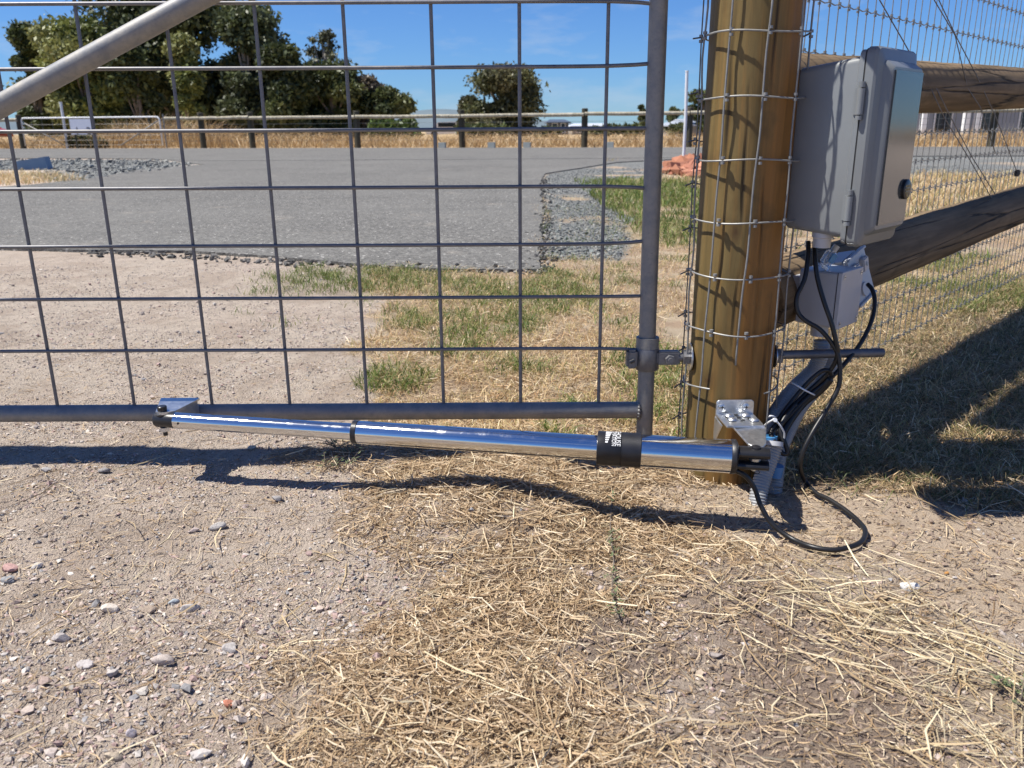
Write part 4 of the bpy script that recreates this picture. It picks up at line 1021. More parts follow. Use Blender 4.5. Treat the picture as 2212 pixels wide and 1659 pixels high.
MB(ro).tube([(.493, 1.499, .231), (.495, 1.499, .231)], .022, 28).build('washer', M_zinc, rodo, True, 40)
MB(ro).tube([(.495, 1.499, .231), (.508, 1.499, .231)], .0155, 6).build('nut', M_wire, rodo)

# ------------------------------------------------------------------ timber post
PX, PY, PR = .4145, 1.5, .0765
def postmesh():
    n = 72; zl = np.arange(-.35, 2.25, .02); vs = []; fs = []
    cr_ang = [(-1.32, .004), (-1.9, .003), (-2.35, .0025), (-.85, .003), (2.6, .004)]
    for i, zz in enumerate(zl):
        for j in range(n):
            a_ = 2*math.pi*j/n - math.pi
            r_ = PR*(1+.010*math.sin(3*a_+1)+.006*math.sin(7*a_+.3+zz*.6)+.004*math.sin(a_*2+zz*2.2))
            for ca, w_ in cr_ang:
                d_ = abs((a_-ca-.03*math.sin(zz*2.1+ca*5)+math.pi) % (2*math.pi)-math.pi)
                if d_ < .044: r_ -= w_*(1-d_/.044)*(.5+.5*math.sin(zz*3+ca*9))
            vs.append((r_*math.cos(a_), r_*math.sin(a_), zz))
    for i in range(len(zl)-1):
        for j in range(n): fs.append((i*n+j, i*n+(j+1) % n, (i+1)*n+(j+1) % n, (i+1)*n+j))
    fs.append(tuple((len(zl)-1)*n+j for j in range(n)))
    mb = MB(); mb.add(vs, fs); return mb
o = postmesh().build('timber_post', M_post, None, True, 50); o.location = (PX, PY, 0)
tag(o, 'thick round treated pine post wrapped in wire mesh, carrying the gate', 'post')

# wire mesh wrapped round the post
def arc(r0, a0, a1, z, n=24, wob=.0):
    P_ = []
    for i in range(n+1):
        a_ = a0+(a1-a0)*i/n
        rr_ = r0*(1+ .02*math.sin(a_*4+z*30))
        P_.append((PX+rr_*math.cos(a_), PY+rr_*math.sin(a_), z+wob*math.sin(a_*3+z*11)))
    return P_
wrap = empty('wire_wrap', 'loose end of the knotted wire mesh bent round the front of the timber post', 'wire mesh', (PX, PY, 0))
wo = (PX, PY, 0); WR = .0885
wa = [R(-90-83), R(-90-41), R(-90-1), R(-90+37), R(-90+72)]
rows = [1.10, 1.0, .89, .790, .690, .590, .487, .392, .292]
for zz in rows:
    mb = MB(wo); mb.tube(arc(WR, R(-205), R(12), zz, 34, .002), .0016, 6)
    for a_ in wa:
        for dz in (-.0042, .0042):
            cx_, cy_ = PX+WR*math.cos(a_), PY+WR*math.sin(a_); mb.tube([(cx_, cy_, zz+dz-.0022), (cx_, cy_, zz+dz+.0022)], .0036, 8)
    mb.build('line_wire', M_fwire, wrap, True, 50)
mb = MB(wo); mb.tube(arc(WR, R(-205), R(-128), .185, 12, .003), .0016, 6); mb.build('line_wire', M_fwire, wrap, True, 50)
mb = MB(wo); mb.tube(arc(WR, R(-62), R(12), .185, 12, .003), .0016, 6); mb.build('line_wire', M_fwire, wrap, True, 50)
ends = [(0.04, 0), (.055, -.016), (.238, -.012), (.09, .0), (.03, 0)]
for a_, (zb, dr) in zip(wa, ends):
    P_ = []
    for i in range(15):
        t = i/14; zz = 1.15+(zb-1.15)*t; aa = a_ + dr/WR*t*t*1.3 + .012*math.sin(zz*31.4); rr_ = WR+.002*math.sin(zz*31+a_*3)
        P_.append((PX+rr_*math.cos(aa), PY+rr_*math.sin(aa), zz))
    MB(wo).tube(cr_pts(P_, 3), .00165, 6).build('picket_wire', M_fwire, wrap, True)

# ------------------------------------------------------------------ log rails and mesh fence going away to the right
D2 = Vector((.691, .723, 0)); N2 = Vector((.723, -.691, 0))
def logmesh(A, B, r0, r1, seed, org, n=40, k=90):
    A, B = Vector(A), Vector(B); r = random.Random(seed); vs = []; d = (B-A); L_ = d.length
    fs = []
    for i in range(k+1):
        t = i/k; rad = r0+(r1-r0)*t
        for j in range(n):
            a_ = 2*math.pi*j/n; s_ = t*L_
            rr_ = rad*(1+.018*math.sin(2*a_+s_*1.3+seed)+.012*math.sin(5*a_+s_*2+seed*2)+.010*math.sin(s_*9+a_)+.006*math.sin(s_*31+a_*3))
            for kn in ((.35, 1.2, .09), (1.15, -1.0, .07), (1.8, 2.2, .08), (2.6, .6, .08)):
                dd = ((s_-kn[0]-seed*.13)/kn[2])**2+(((a_-kn[1]+math.pi) % (2*math.pi)-math.pi)/.5)**2; rr_ += rad*.07*math.exp(-dd)
            vs.append((rr_*math.cos(a_), rr_*math.sin(a_), s_))
    for i in range(k):
        for j in range(n): fs.append((i*n+j, i*n+(j+1) % n, (i+1)*n+(j+1) % n, (i+1)*n+j))
    fs += [tuple(range(n-1, -1, -1)), tuple(k*n+j for j in range(n))]
    mb = MB(); mb.add(vs, fs); return mb, A, (B-A).to_track_quat('Z', 'Y')
fence = empty('log_fence', 'weathered round log rails running away from the timber post to the right', 'fence', (PX, PY, 0))
up0 = Vector((.36, 1.53, 0)); lo0 = Vector((.405, 1.515, 0))
def on(p0, s_, z_): return p0+D2*s_+Vector((0, 0, z_))
for nm, A, B, r0, r1, sd in (('upper_rail', on(up0, .14, .718), on(up0, 3.3, .80), .064, .065, 1), ('top_rail', on(up0, .14, 1.115), on(up0, 3.3, 1.19), .058, .060, 9), ('lower_rail', on(lo0, .085, .322), on(lo0, 3.3, .415), .070, .062, 5)):
    mb, loc, q = logmesh(A, B, r0, r1, sd, None); o = mb.build(nm, M_rail, fence, True, 50); o.rotation_mode = 'QUATERNION'; o.rotation_quaternion = q; o.location = loc-Vector((PX, PY, 0))
mb = MB(); mb.tube([(0, 0, -.3), (0, 0, 1.45)], .07, 20); o = mb.build('end_post', M_rail, fence, True, 50); o.location = up0+D2*3.32+N2*.02-Vector((PX, PY, 0))
# knotted mesh behind the rails
mfence = empty('mesh_fence', 'knotted wire stock mesh stretched behind the log rails', 'wire fence', (PX, PY, 0))
mp0 = Vector((PX, PY, 0)) - N2*.087
frows = [.035, .10, .165, .235, .305, .385, .465, .545, .62, .70, .79, .89, .99, 1.10]
npk = 74
def slope(s_): return .006*s_
for zz in frows:
    mb = MB(wo); P_ = []
    for i in range(npk+1):
        s_ = -.03+i*.05; P_ += [mp0+D2*(s_-.025)+Vector((0, 0, zz-.0015+slope(s_))), mp0+D2*s_+Vector((0, 0, zz+.002+slope(s_)))]
    mb.tube(P_, .0014, 5, True)
    for i in range(npk):
        s_ = -.03+i*.05; c_ = mp0+D2*s_+Vector((0, 0, zz+slope(s_)))
        for dz in (-.0042, .0042): mb.tube([c_+Vector((0, 0, dz-.0024)), c_+Vector((0, 0, dz+.0024))], .0034, 6)
    mb.build('line_wire', M_fwire2, mfence)
for i in range(npk):
    s_ = -.03+i*.05; rj = random.Random(i)
    P_ = [mp0+D2*(s_+rj.uniform(-.0015, .0015))+N2*rj.uniform(-.002, .002)+Vector((0, 0, zz+slope(s_))) for zz in frows]
    MB(wo).tube(P_, .00125, 5).build('picket_wire', M_fwire2, mfence)
# diagonal brace wires
fr0 = up0 + N2*.064
def dplane(x_, y_): return Vector(pl(x_, y_, (fr0.x, fr0.y), (D2.x, D2.y)))
for lab, P_ in (('single thin brace wire passing behind the top of the grey cabinet', [(1880, -45), (1900, 0), (1945, 78), (1962, 108), (2000, 190)]),
                ('left one of the paired brace wires crossing the upper rail', [(1990, -60), (2018, 0), (2063, 76), (2090, 190), (2118, 232), (2150, 330)]),
                ('right one of the paired brace wires crossing the upper rail', [(2000, -60), (2028, 0), (2066, 80), (2108, 160), (2150, 250), (2197, 372)]),
                ('left one of the two brace wires below the upper rail', [(2010, 190), (2040, 254), (2095, 345), (2143, 430)]),
                ('right one of the two brace wires below the upper rail', [(2022, 190), (2054, 254), (2100, 340), (2150, 420)])):
    pts = [dplane(*q) for q in P_]; o = MB(pts[0]).tube(pts, .0013, 6).build('brace_wire', M_wire, None, True); o.location = pts[0]; tag(o, lab, 'wire', 'brace wires of the log fence')
q_ = dplane(2197, 374); rbox('wire_tensioner', (0, 0, 0), (.016, .012, .022), .003, M_black).location = q_
tag(bpy.data.objects['wire_tensioner'], 'small black wire joiner on the brace wire at right edge', 'wire joiner')

# ------------------------------------------------------------------ grey control cabinet
BX, BY, BZ = .5745, 1.382, .449
cab = empty('control_cabinet', 'tall grey plastic control cabinet with hinged lid beside the timber post', 'cabinet', (BX, BY, BZ), math.atan2(.723, .691))
W_, Dp, Hh = .176, .137, .315
# body: tapering tray with a shoulder at top and bottom
def frustum(name, sections, m, parent, rnd=.008, seg=4):
    """rounded-rectangle loft along local y: (y, x0, x1, z0, z1, radius)"""
    vs = []; fs = []; per = 4*(seg+1)
    for (yv, x0, x1, z0, z1, rd) in sections:
        for cxn, czn, a0 in ((x1-rd, z1-rd, 0), (x0+rd, z1-rd, 90), (x0+rd, z0+rd, 180), (x1-rd, z0+rd, 270)):
            for k in range(seg+1):
                a_ = R(a0+90*k/seg); vs.append((cxn+rd*math.cos(a_), yv, czn+rd*math.sin(a_)))
    for i in range(len(sections)-1):
        for j in range(per): fs.append((i*per+j, i*per+(j+1) % per, (i+1)*per+(j+1) % per, (i+1)*per+j))
    fs += [tuple(range(per-1, -1, -1)), tuple((len(sections)-1)*per+j for j in range(per))]
    mb = MB(); mb.add(vs, fs); o = mb.build(name, m, parent, True, 28)
    bm = bmesh.new(); bm.from_mesh(o.data); bmesh.ops.recalc_face_normals(bm, faces=bm.faces[:]); bm.to_mesh(o.data); bm.free(); return o
body = frustum('body', [(.019, .001, W_-.001, .004, Hh-.004, .011), (.027, .001, W_-.001, .004, Hh-.004, .011), (.029, .004, W_-.004, .014, Hh-.014, .010), (.128, .008, W_-.008, .022, Hh-.026, .012), (.134, .012, W_-.012, .027, Hh-.030, .010), (.137, .014, W_-.014, .028, Hh-.032, .010)], M_box, cab)
lid = frustum('lid', [(.016, 0, W_, 0, Hh, .013), (.003, 0, W_, 0, Hh, .013), (-.001, .003, W_-.003, .003, Hh-.003, .012), (-.006, .014, W_-.014, .018, Hh-.020, .011), (-.017, .019, W_-.018, .026, Hh-.028, .009), (-.020, .022, W_-.021, .029, Hh-.031, .008)], M_boxlid, cab)
frustum('gasket', [(.0155, .002, W_-.002, .002, Hh-.002, .011), (.0195, .002, W_-.002, .002, Hh-.002, .011)], M_gasket, cab)
win = MB(); win.box((W_/2+.001, -.0213, Hh/2), (W_-.054, .003, Hh-.072)); win.build('window', M_window, cab)
for zc_ in (.232, .064):
    h_ = MB(); h_.tube([(-.004, .017, zc_-.020), (-.004, .017, zc_+.020)], .0058, 14); ho = h_.build('hinge', M_box, cab, True, 50)
    MB().tube([(-.004, .017, zc_-.028), (-.004, .017, zc_-.0215)], .0052, 14).build('knuckle', M_box, ho, True, 50)
    MB().tube([(-.004, .017, zc_+.0215), (-.004, .017, zc_+.030)], .0052, 14).build('knuckle', M_boxlid, ho, True, 50)
    rb = rbox('hinge_leaf', (.0005, .024, zc_), (.003, .010, .042), .001, M_box, ho)
gl_ = MB(); gl_.tube([(.030, .070, .026), (.030, .070, .010), (.030, .070, .008), (.030, .070, -.008)], [.018, .018, .0155, .0145], 20); gl_.build('cable_gland', M_pale, cab, True, 40)
bd = MB(); bd.tube([(.130, -.022, .090), (.130, -.0275, .090), (.130, -.0285, .090)], [.0170, .0170, .0158], 32); badge = bd.build('badge', M_black, cab, True, 40)
for s_, sz, zz in (('GATEHOUSE', .0056, .0955), ('AUTOMATION', .0047, .0900)):
    m_ = text_mesh(s_, sz, .0001, 'CENTER', .72); m_.transform(Matrix.Translation((.130, -.0287, zz)) @ Matrix.Rotation(R(90), 4, 'X')); link('lettering', m_, M_gold, badge)
lg = MB(); y0_ = -.0288
for (a_, b_) in (((.120, .0860), (.140, .0860)), ((.1205, .0850), (.130, .0770)), ((.130, .0860), (.130, .0775)), ((.130, .0770), (.134, .080))):
    lg.tube([(a_[0], y0_, a_[1]), (b_[0], y0_, b_[1])], .0007, 5)
lg.build('emblem', M_gold, badge)
MB().box((.09, .135, .26), (.12, .04, .03)).build('mounting_strap', M_zinc, cab)

# ------------------------------------------------------------------ junction box and power outlet on the lower rail
JB = empty('junction_box', 'pale grey square junction box with screwed lid above the conduits', 'junction box', (.608, 1.503, .279), math.atan2(.723, .691))
jw, jd, jh = .098, .082, .108
frustum('body', [(.010, .001, jw-.001, .001, jh-.001, .006), (jd, .002, jw-.002, .002, jh-.002, .007)], M_pale, JB)
frustum('lid', [(.0075, 0, jw, 0, jh, .004), (.001, 0, jw, 0, jh, .004), (0, .001, jw-.001, .001, jh-.001, .004)], M_pale, JB)
frustum('gasket', [(.0072, .002, jw-.002, .002, jh-.002, .004), (.0102, .002, jw-.002, .002, jh-.002, .004)], M_gasket, JB)
for sx_, sz_ in ((.010, .010), (jw-.010, .010), (.010, jh-.010), (jw-.010, jh-.010)):
    s = MB(); s.tube([(sx_, -.0012, sz_), (sx_, .001, sz_)], .0042, 12); sc_ = s.build('screw', M_zinc, JB)
    MB().box((sx_, -.0014, sz_), (.0055, .0012, .001)).build('slot', M_black, sc_)
MB().box((jw/2, jd+.012, jh/2), (.07, .026, .07)).build('back_spacer', M_pale, JB)
MB().tube([(.030, .045, .001), (.030, .045, -.022)], .0165, 20).build('conduit_adaptor', M_pale, JB, True, 50)

PO = empty('power_outlet', 'pale weatherproof double power outlet on the lower log rail', 'power outlet', (.672, 1.575, .318), math.atan2(.723, .691))
PR_ = Matrix.Rotation(R(-16), 3, 'Y') @ Matrix.Rotation(R(-14), 3, 'X')
def pv(x_, y_, z_): return PR_ @ Vector((x_, y_, z_)) + Vector((.055, .03, .035))
rbox('body', pv(0, .020, 0), (.078, .050, .098), .008, M_pale, PO, 3, PR_)
rbox('faceplate', pv(0, -.008, .003), (.084, .008, .100), .003, M_pale, PO, 2, PR_)
for z0_, z1_ in ((.0515, .005), (-.0455, .005)): rbox('rim', pv(0, -.014, z0_), (.080, .006, z1_), .001, M_pale, PO, 2, PR_)
for sx_ in (-.019, .019):
    sw = rbox('switch', pv(sx_, -.015, .022), (.022, .010, .028), .002, M_pale, PO, 2, PR_ @ Matrix.Rotation(R(9), 3, 'X'))
    mk_ = MB(); mk_.box(pv(sx_, -.0208, .022), (.007, .0012, .007), 0, PR_ @ Matrix.Rotation(R(45), 3, 'Y')); mk_.build('mark', M_conduit, sw)
MB().tube([pv(0, -.012, -.024), pv(0, -.016, -.024)], .014, 18).build('socket_cover', M_pale, PO, True, 40)
# clear wrapped connector between
wc_ = empty('wrapped_connector', 'small clear plastic plug connector above the junction box', 'plug', yy(1790, 557, 1.53))
MW = Matrix.Rotation(.5, 3, 'Y') @ Matrix.Rotation(.4, 3, 'Z')
rbox('shell', (0, 0, 0), (.022, .018, .030), .004, M_clear, wc_, 2, MW); rbox('collar', MW @ Vector((0, 0, -.019)), (.030, .024, .006), .002, M_clear, wc_, 2, MW)
rbox('contacts', MW @ Vector((0, -.010, .002)), (.014, .003, .018), .001, M_blue, wc_, 2, MW)
MB().tube([MW @ Vector((0, 0, .014)), MW @ Vector((.001, 0, .026))], .006, 12).build('cable_entry', M_pale, wc_, True, 40)

# ------------------------------------------------------------------ conduits and cables
def corr(P_, r0, name, label, cat='conduit', group=None, pitch=.0052):
    C_ = cr_pts(P_, 10); L_ = 0; o_ = []; rs = []
    seg = [(C_[i+1]-C_[i]).length for i in range(len(C_)-1)]; tot = sum(seg); n = int(tot/(pitch/4)); k = 0; acc = 0
    for i in range(n+1):
        s_ = tot*i/n*.99999
        while acc+seg[k] < s_: acc += seg[k]; k += 1
        o_.append(C_[k].lerp(C_[k+1], (s_-acc)/seg[k])); rs.append(r0+(.0000, .0004, -.0001, -.0024)[i % 4])
    mb = MB(o_[0]); mb.tube(o_, rs, 18); ob = mb.build(name, M_conduit, None, True); ob.location = o_[0]; return tag(ob, label, cat, group)
W = yy
corr([W(1776, 736, 1.545), W(1772, 770, 1.545), W(1752, 805, 1.545), W(1716, 840, 1.52), W(1684, 880, 1.49), W(1666, 915, 1.46), W(1660, 950, 1.44)], .0150, 'corrugated_conduit', 'upper grey corrugated conduit bending down from junction box to the blue joint')
corr([W(1672, 962, 1.41), W(1662, 992, 1.40), W(1648, 1030, 1.385), W(1640, 1062, 1.372), W(1634, 1100, 1.36)], .0160, 'corrugated_conduit', 'short grey corrugated conduit entering the soil behind the arm end')
corr([W(1798, 745, 1.60), W(1795, 790, 1.59), W(1770, 830, 1.57), W(1728, 880, 1.53), W(1702, 930, 1.49), W(1684, 975, 1.45), W(1676, 1030, 1.42), W(1672, 1070, 1.40)], .0145, 'corrugated_conduit', 'right hand grey corrugated conduit behind the cable bundle')
for lab, a_, b_, yd, r_ in (('blue conduit joint just above the arm end', (1662, 940), (1661, 956), 1.425, .0148), ('blue conduit joint lower, behind the arm fork', (1677, 1005), (1672, 1028), 1.40, .0138)):
    A, B = Vector(W(*a_, yd)), Vector(W(*b_, yd)); o = MB(A).tube([A, B], r_, 20).build('conduit_joint', M_blue, None, True, 50); o.location = A; tag(o, lab, 'conduit joint')
A = Vector(W(1671, 953, 1.405)); B = Vector(W(1670, 963, 1.402)); o = MB(A).tube([A, B], [.0172, .0178], 20).build('conduit_collar', M_pale, None, True, 50); o.location = A; tag(o, 'pale open collar on top of the short lower conduit', 'conduit collar')

def onsoil(x_, y_):
    q = g(x_, y_); z_ = float(gz(q[0], q[1])); q = g(x_, y_, z_+.011); return (q[0], q[1], float(gz(q[0], q[1]))+.011)
def cable(P_, r_, label, m=M_cable, group='black cables at the post'):
    C_ = cr_pts(P_, 8); o = MB(C_[0]).tube(C_, r_, 10).build('cable', m, None, True); o.location = C_[0]; return tag(o, label, 'cable', group)
def Z4(zx, zy, Y_): return yy(1371+zx*.3472, 466.3+zy*.3472, Y_)
cable([Z4(1080, 160, 1.515), Z4(1078, 250, 1.50), Z4(1058, 390, 1.485), Z4(1010, 500, 1.475), Z4(1012, 590, 1.47), Z4(1060, 650, 1.465), Z4(1150, 705, 1.46), Z4(1225, 790, 1.455), Z4(1266, 870, 1.45), Z4(1278, 980, 1.445), Z4(1262, 1080, 1.44), Z4(1190, 1210, 1.43), Z4(1110, 1340, 1.41), Z4(1050, 1460, 1.40), Z4(1030, 1560, 1.40),
       *[onsoil(*q) for q in ((1740, 1042), (1764, 1064), (1790, 1080), (1823, 1099), (1853, 1125), (1869, 1148), (1861, 1170), (1835, 1182), (1799, 1187), (1754, 1181), (1710, 1163))], Vector(yy(1668, 1132, 1.235)), Vector(yy(1643, 1091, 1.25)), Vector(yy(1630, 1055, 1.26)), Vector(yy(1612, 1030, 1.262)), Vector(yy(1592, 1018, 1.262)), Vector(yy(1578, 1012, 1.265))], .0043, 'long black cable looping over the ground from cabinet to the chrome arm')
cable([Z4(1120, 160, 1.515), Z4(1122, 260, 1.495), Z4(1138, 390, 1.48), Z4(1180, 540, 1.465), Z4(1222, 660, 1.455), Z4(1250, 770, 1.45), Z4(1262, 860, 1.452), Z4(1225, 950, 1.46), Z4(1150, 1030, 1.47), Z4(1060, 1110, 1.47), Z4(970, 1200, 1.455), Z4(890, 1290, 1.435), Z4(855, 1330, 1.43), Z4(850, 1370, 1.42), Z4(880, 1420, 1.41), Z4(920, 1478, 1.405), Z4(950, 1470, 1.405), Z4(930, 1400, 1.41), Z4(905, 1330, 1.42), Z4(930, 1260, 1.43), Z4(1000, 1170, 1.45)], .0043, 'right one of the two cables leaving the cabinet gland')
cable([Z4(1450, 425, 1.60), Z4(1478, 460, 1.585), Z4(1494, 530, 1.57), Z4(1478, 640, 1.55), Z4(1420, 770, 1.52), Z4(1340, 880, 1.49), Z4(1260, 970, 1.475), Z4(1180, 1040, 1.47), Z4(1090, 1115, 1.465), Z4(990, 1210, 1.45), Z4(905, 1310, 1.43), Z4(885, 1390, 1.42)], .0042, 'cable curving down from the right side of the junction box')
cable([Z4(1225, 990, 1.462), Z4(1205, 962, 1.46), Z4(1160, 968, 1.46), Z4(1095, 1020, 1.462), Z4(1030, 1090, 1.46), Z4(950, 1190, 1.45), Z4(880, 1290, 1.43)], .0042, 'short doubled over cable loop in the tied bundle')
cable([Z4(1215, 1010, 1.47), Z4(1150, 1085, 1.475), Z4(1060, 1150, 1.475), Z4(985, 1240, 1.46), Z4(930, 1330, 1.44), Z4(905, 1400, 1.43)], .0085, 'thick black cable in the middle of the tied bundle')
def tie(pts, label, m=M_white):
    C_ = cr_pts([Vector(p) for p in pts], 6); o = MB(C_[0]).tube(C_, .0016, 6).build('cable_tie', m, None, True); o.location = C_[0]; return tag(o, label, 'cable tie', 'cable ties')
tie([Z4(975, 1038, 1.475), Z4(1010, 1055, 1.455), Z4(1060, 1085, 1.445), Z4(1120, 1115, 1.455)], 'upper pale cable tie round conduit and cables')
tie([Z4(805, 1305, 1.43), Z4(840, 1280, 1.41), Z4(870, 1270, 1.405), Z4(905, 1305, 1.40), Z4(930, 1350, 1.405), Z4(930, 1390, 1.41)], 'lower white cable tie with its tail curling over the cable loop')
c_ = Vector(Z4(868, 1270, 1.403)); o = MB(c_).tube([c_, c_+Vector((0, -.006, .002))], .0038, 10).build('tie_head', M_white); o.location = c_; tag(o, 'white head of the lower cable tie', 'cable tie head')
tie([Z4(820, 1258, 1.435), Z4(845, 1245, 1.425), Z4(875, 1250, 1.43)], 'white tape band round the lower conduit')

# ------------------------------------------------------------------ actuator bracket on the post
pb = empty('post_bracket', 'zinc plated angle bracket screwed to the foot of the timber post', 'bracket', (.41, PY-PR, .14))
po = Vector((.41, PY-PR, .14))
fy = PY-PR-.003
xa, xb = yy(1546, 880, fy)[0], yy(1627, 880, fy)[0]; zt_, zb_ = yy(1585, 863, fy)[2], yy(1585, 901, fy)[2]
def plate(poly3, th_, name, m=M_zinc, parent=pb):
    """flat polygon with thickness along its normal"""
    P_ = [Vector(p) for p in poly3]; n_ = (P_[1]-P_[0]).cross(P_[2]-P_[0]).normalized()*th_; k = len(P_)
    mb = MB(po); mb.add([p for p in P_]+[p+n_ for p in P_], [tuple(range(k-1, -1, -1)), tuple(range(k, 2*k))]+[(i, (i+1) % k, k+(i+1) % k, k+i) for i in range(k)])
    o = mb.build(name, m, parent); bm = bmesh.new(); bm.from_mesh(o.data); bmesh.ops.recalc_face_normals(bm, faces=bm.faces[:]); bmesh.ops.bevel(bm, geom=bm.edges[:], offset=.0007, segments=1, affect='EDGES'); bm.to_mesh(o.data); bm.free(); return o
def rc(x0, x1, z0, z1, r_, f):   # rounded top corners
    o = [f(x0, z0), f(x1, z0)]
    for k in range(5): a_ = R(90*k/4); o.append(f(x1-r_+r_*math.cos(a_), z1-r_+r_*math.sin(a_)))
    for k in range(5): a_ = R(90+90*k/4); o.append(f(x0+r_+r_*math.cos(a_), z1-r_+r_*math.sin(a_)))
    return o
plate(rc(xa, xb, zb_, zt_, .006, lambda a, b: (a, fy, b)), .004, 'back_plate')
ysh = 1.352
plate([(xa, fy, zb_+.004), (xb, fy, zb_+.004), (xb+.002, ysh, zb_+.004), (xa+.004, ysh, zb_+.004)], -.004, 'shelf_plate')
tp = [yy(1567, 928, ysh), yy(1642, 924, ysh)]
zt2 = zb_+.0055
plate([(xa+.012, ysh+.042, zt2), (xb+.004, ysh+.042, zt2), (xb+.004, ysh-.002, zt2), (xb-.014, 1.288, zt2-.006), (xb-.022, 1.276, zt2-.007), (xb-.036, 1.276, zt2-.007), (xb-.044, 1.288, zt2-.006), (xa+.016, ysh-.002, zt2)], .004, 'tongue')
plate([(xa-.001, fy, zb_+.002), (xa-.001, fy-.05, zb_+.002), (xa-.001, fy-.012, zb_-.04), (xa-.001, fy, zb_-.04)], .003, 'gusset')
for px, py in ((1559, 879), (1611, 878)):
    q = Vector(yy(px, py, fy-.006)); s = MB(po); s.tube([q+Vector((0, .002, 0)), q], .0098, 20); wa_ = s.build('washer', M_zinc, pb, True, 40)
    s = MB(po); s.tube([q, q+Vector((0, -.003, 0)), q+Vector((0, -.0045, 0))], [.0066, .006, .003], 16); sc_ = s.build('screw', M_zinc, pb, True, 40)
    s = MB(po); s.box(q+Vector((0, -.0042, 0)), (.0065, .0012, .0014)); s.box(q+Vector((0, -.0042, 0)), (.0014, .0012, .0065)); s.build('cross_slot', M_black, sc_)
for fx_, fy_ in ((.30, .74), (.74, .76), (.30, .42), (.86, .38)):
    q = Vector((xa+(xb-xa)*fx_, ysh+(fy-ysh)*fy_, zt2+.004)); s = MB(po); s.tube([q, q+Vector((0, 0, .002)), q+Vector((0, 0, .0042))], [.0085, .0072, .003], 18); s.build('coach_bolt', M_zinc, pb, True, 60)
for fx_, fy_ in ((.50, .80), (.52, .60), (.56, .38), (.78, .52), (.22, .56)):
    q = Vector((xa+(xb-xa)*fx_, ysh+(fy-ysh)*fy_, zt2+.0042)); MB(po).box(q, (.0075, .0075, .0006)).build('square_hole', M_gasket, pb)

# ------------------------------------------------------------------ chrome gate arm
ax0 = Vector(yy(338, 905, 1.425)); ax1 = Vector(yy(1655, 991, 1.262))
AD = (ax1-ax0).normalized(); AL = (ax1-ax0).length
arm = empty('gate_arm', 'chrome telescopic gate opener arm with black collars between gate and post', 'gate opener', tuple(ax1))
SID = AD.cross(Vector((0, 0, 1))).normalized(); UPV = SID.cross(AD).normalized()   # SID points to the camera side
if SID.y > 0: SID = -SID
UPV = SID.cross(AD); UPV = UPV if UPV.z > 0 else -UPV
def at(px):   # distance along the arm of the axis point seen at photo column px
    lo, hi = 0.0, AL
    for _ in range(40):
        m_ = (lo+hi)/2; p = ax0+AD*m_; zc = p.y*math.cos(TH)-(p.z-H)*math.sin(TH)
        if CX+F*p.x/zc < px: lo = m_
        else: hi = m_
    return m_
def seg(p0, p1, r_, name, m, n=40, rs=None, parent=arm):
    ps = [p0, p1] if rs is None else p0
    P_ = [ax0+AD*s_ for s_ in ps]; return MB(ax1).tube(P_, rs if rs is not None else r_, n).build(name, m, parent, True, 50)
s380, s772, s1290, s1383, s1580 = at(380), at(772), at(1290), at(1383), at(1580)
seg([-.001, .002, s380-.001, s380], None, None, 'rod_end', M_black, 32, [.0125, .0142, .0145, .0145])
seg(s380, s772-.004, .0150, 'piston_tube', M_chrome)
MB(ax1).tube([ax0+AD*(s380+.012)+SID*.0147, ax0+AD*(s380+.012)+SID*.0157], .0022, 10).build('grub_screw', M_black, arm)
seg([s772-.008, s772-.007, s772+.001], None, None, 'wiper_ring', M_black, 40, [.0200, .0212, .0212])
seg([s772+.001, s772+.003, s1290], None, None, 'outer_tube', M_chrome, 48, [.0200, .0206, .0212])
seg([s1290-.001, s1290, s1383-.033, s1383-.0325, s1383-.032, s1383, s1383+.001], None, None, 'collar', M_blackmet, 56, [.0215, .0290, .0290, .0285, .0294, .0294, .028])
seg([s1383, s1580-.002], None, None, 'motor_tube', M_chrome, 56, [.0278, .0278])
seg([s1580-.003, s1580-.002, s1580+.005, s1580+.008], None, None, 'end_cap', M_blackmet, 56, [.0280, .0290, .0290, .024])
# fork of two lobes above and below the bracket tongue
def fork(z0, z1):
    mb = MB(ax1); n = 12; ring = []; sx0 = s1580+.004; sx1 = AL+.004
    for s_ in (sx0, sx0+.012, sx1-.002, sx1):
        r_ = .0165 if s_ < sx1-.001 else .0155; loop = []
        zc_ = (z0+z1)/2; hh_ = (z1-z0)/2
        for k in range(n*2):
            a_ = 2*math.pi*k/(n*2); v = math.sin(a_)*hh_; u = r_*math.copysign(abs(math.cos(a_))**.75, math.cos(a_))
            loop.append(ax0+AD*s_+SID*u+UPV*(zc_+v))
        ring += loop
    m2 = n*2; fs = [(i*m2+j, i*m2+(j+1) % m2, (i+1)*m2+(j+1) % m2, (i+1)*m2+j) for i in range(3) for j in range(m2)]+[tuple(range(m2-1, -1, -1)), tuple(3*m2+j for j in range(m2))]
    mb.add(ring, fs); o = mb.build('fork', M_black, arm, True, 50); bm = bmesh.new(); bm.from_mesh(o.data); bmesh.ops.recalc_face_normals(bm, faces=bm.faces[:]); bm.to_mesh(o.data); bm.free()
fork(.0015, .0175); fork(-.0185, -.004)
pc = ax0+AD*(AL-.018)
MB(ax1).tube([pc-UPV*.022, pc+UPV*.019], .0040, 12).build('clevis_pin', M_zinc, arm, True, 50)
MB(ax1).tube([pc+UPV*.0175, pc+UPV*.0205, pc+UPV*.0215], [.0078, .0074, .005], 20).build('pin_head', M_blackmet, arm, True, 40)
MB(ax1).tube([pc-UPV*.0035, pc+UPV*.001], .0095, 20).build('spacer', M_zinc, arm, True, 40)
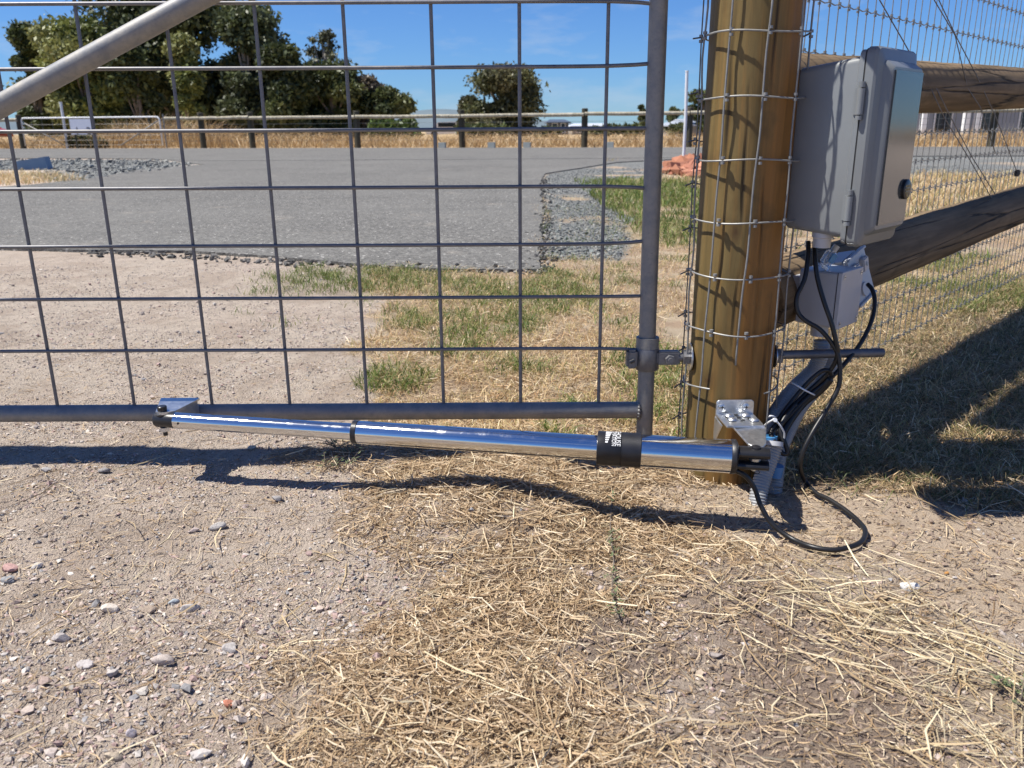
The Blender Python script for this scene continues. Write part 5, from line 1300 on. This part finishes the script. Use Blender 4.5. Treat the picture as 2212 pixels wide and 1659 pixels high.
MB(ax1).tube(cr_pts([pc-UPV*.020-AD*.003, pc-UPV*.024, pc-UPV*.028+AD*.006, pc-UPV*.025+AD*.010, pc-UPV*.020+AD*.006], 4), .0007, 6).build('split_ring', M_blackmet, arm, True)
# bolt at the gate end
bc = ax0+AD*.014; zt3 = bz
MB(ax1).tube([Vector((bc.x, bc.y, ax0.z-.031)), Vector((bc.x, bc.y, bz+.001))], .0042, 12).build('bolt_shank', M_black, arm, True, 50)
MB(ax1).tube([Vector((bc.x, bc.y, bz+.0005)), Vector((bc.x, bc.y, bz+.0025)), Vector((bc.x, bc.y, bz+.009)), Vector((bc.x, bc.y, bz+.0102))], [.0078, .0085, .0085, .0072], 20).build('bolt_head', M_black, arm, True, 40)
MB(ax1).tube([Vector((bc.x, bc.y, bz-.013)), Vector((bc.x, bc.y, bz-.005))], [.010, .0128], 20).build('spacer', M_black, arm, True, 40)
MB(ax1).tube([Vector((bc.x, bc.y, ax0.z-.0225)), Vector((bc.x, bc.y, ax0.z-.0150))], .0085, 6).build('nut', M_zinc, arm)
# lettering wrapped round the collar
def wrapmesh(me_, s0, r_, a0):
    """text x runs round the tube, text y along the tube"""
    for v in me_.vertices:
        a_ = a0 - v.co.x/r_; s_ = s0+v.co.y
        p = ax0+AD*s_+(SID*math.cos(a_)+UPV*math.sin(a_))*(r_+.0004); v.co = p-ax1
    return me_
rC = .0290
lt = text_mesh('GATEHOUSE', .0125, 0, 'RIGHT', .78); bmx = bmesh.new(); bmx.from_mesh(lt); bmesh.ops.subdivide_edges(bmx, edges=bmx.edges[:], cuts=1); bmx.to_mesh(lt); bmx.free()
link('lettering', wrapmesh(lt, s1290+.0335, rC, R(30)), M_ink, arm)
lt = text_mesh('AUTOMATION', .0092, 0, 'RIGHT', .80); bmx = bmesh.new(); bmx.from_mesh(lt); bmesh.ops.subdivide_edges(bmx, edges=bmx.edges[:], cuts=1); bmx.to_mesh(lt); bmx.free()
link('lettering', wrapmesh(lt, s1290+.0265, rC, R(30)), M_ink, arm)
lg = MB()
for k in range(7):
    x0_ = -.030+k*.0042; hh_ = .011-.0011*k
    for j in range(3): lg.add([(x0_, -.0055, 0), (x0_+.0026, -.0055, 0), (x0_+.0026, -.0055+hh_*.9, 0), (x0_, -.0055+hh_, 0)], [(0, 1, 2, 3)]) if j == 0 else None
m_ = lg.mesh('emblem'); 
for v in m_.vertices: v.co.x += .004
wm_ = wrapmesh(m_, s1290+.0185, rC, R(44)); link('emblem', wm_, M_ink, arm)

# ------------------------------------------------------------------ unseen panel added above the frame to cast the shade at right
sp_ = empty('shade_panel', 'small tilted panel added out of view on the timber post to shade the ground at right', 'shade panel', (PX, PY, 1.05))
so2 = Vector((PX, PY, 1.05)); Mx = Matrix.Rotation(R(-12), 3, 'Y')
MB(so2).box((.44, 1.295, 1.06), (.50, .12, .022), 0, Mx).build('frame', M_alu, sp_)
MB(so2).box(Vector((.44, 1.295, 1.06))+Mx @ Vector((0, 0, .012)), (.48, .10, .004), 0, Mx).build('panel_glass', M_shadepanel, sp_)
MB(so2).tube([(PX, PY-.07, 1.02), (PX+.01, 1.33, 1.04)], .012, 10).build('arm', M_alu, sp_, True, 50)
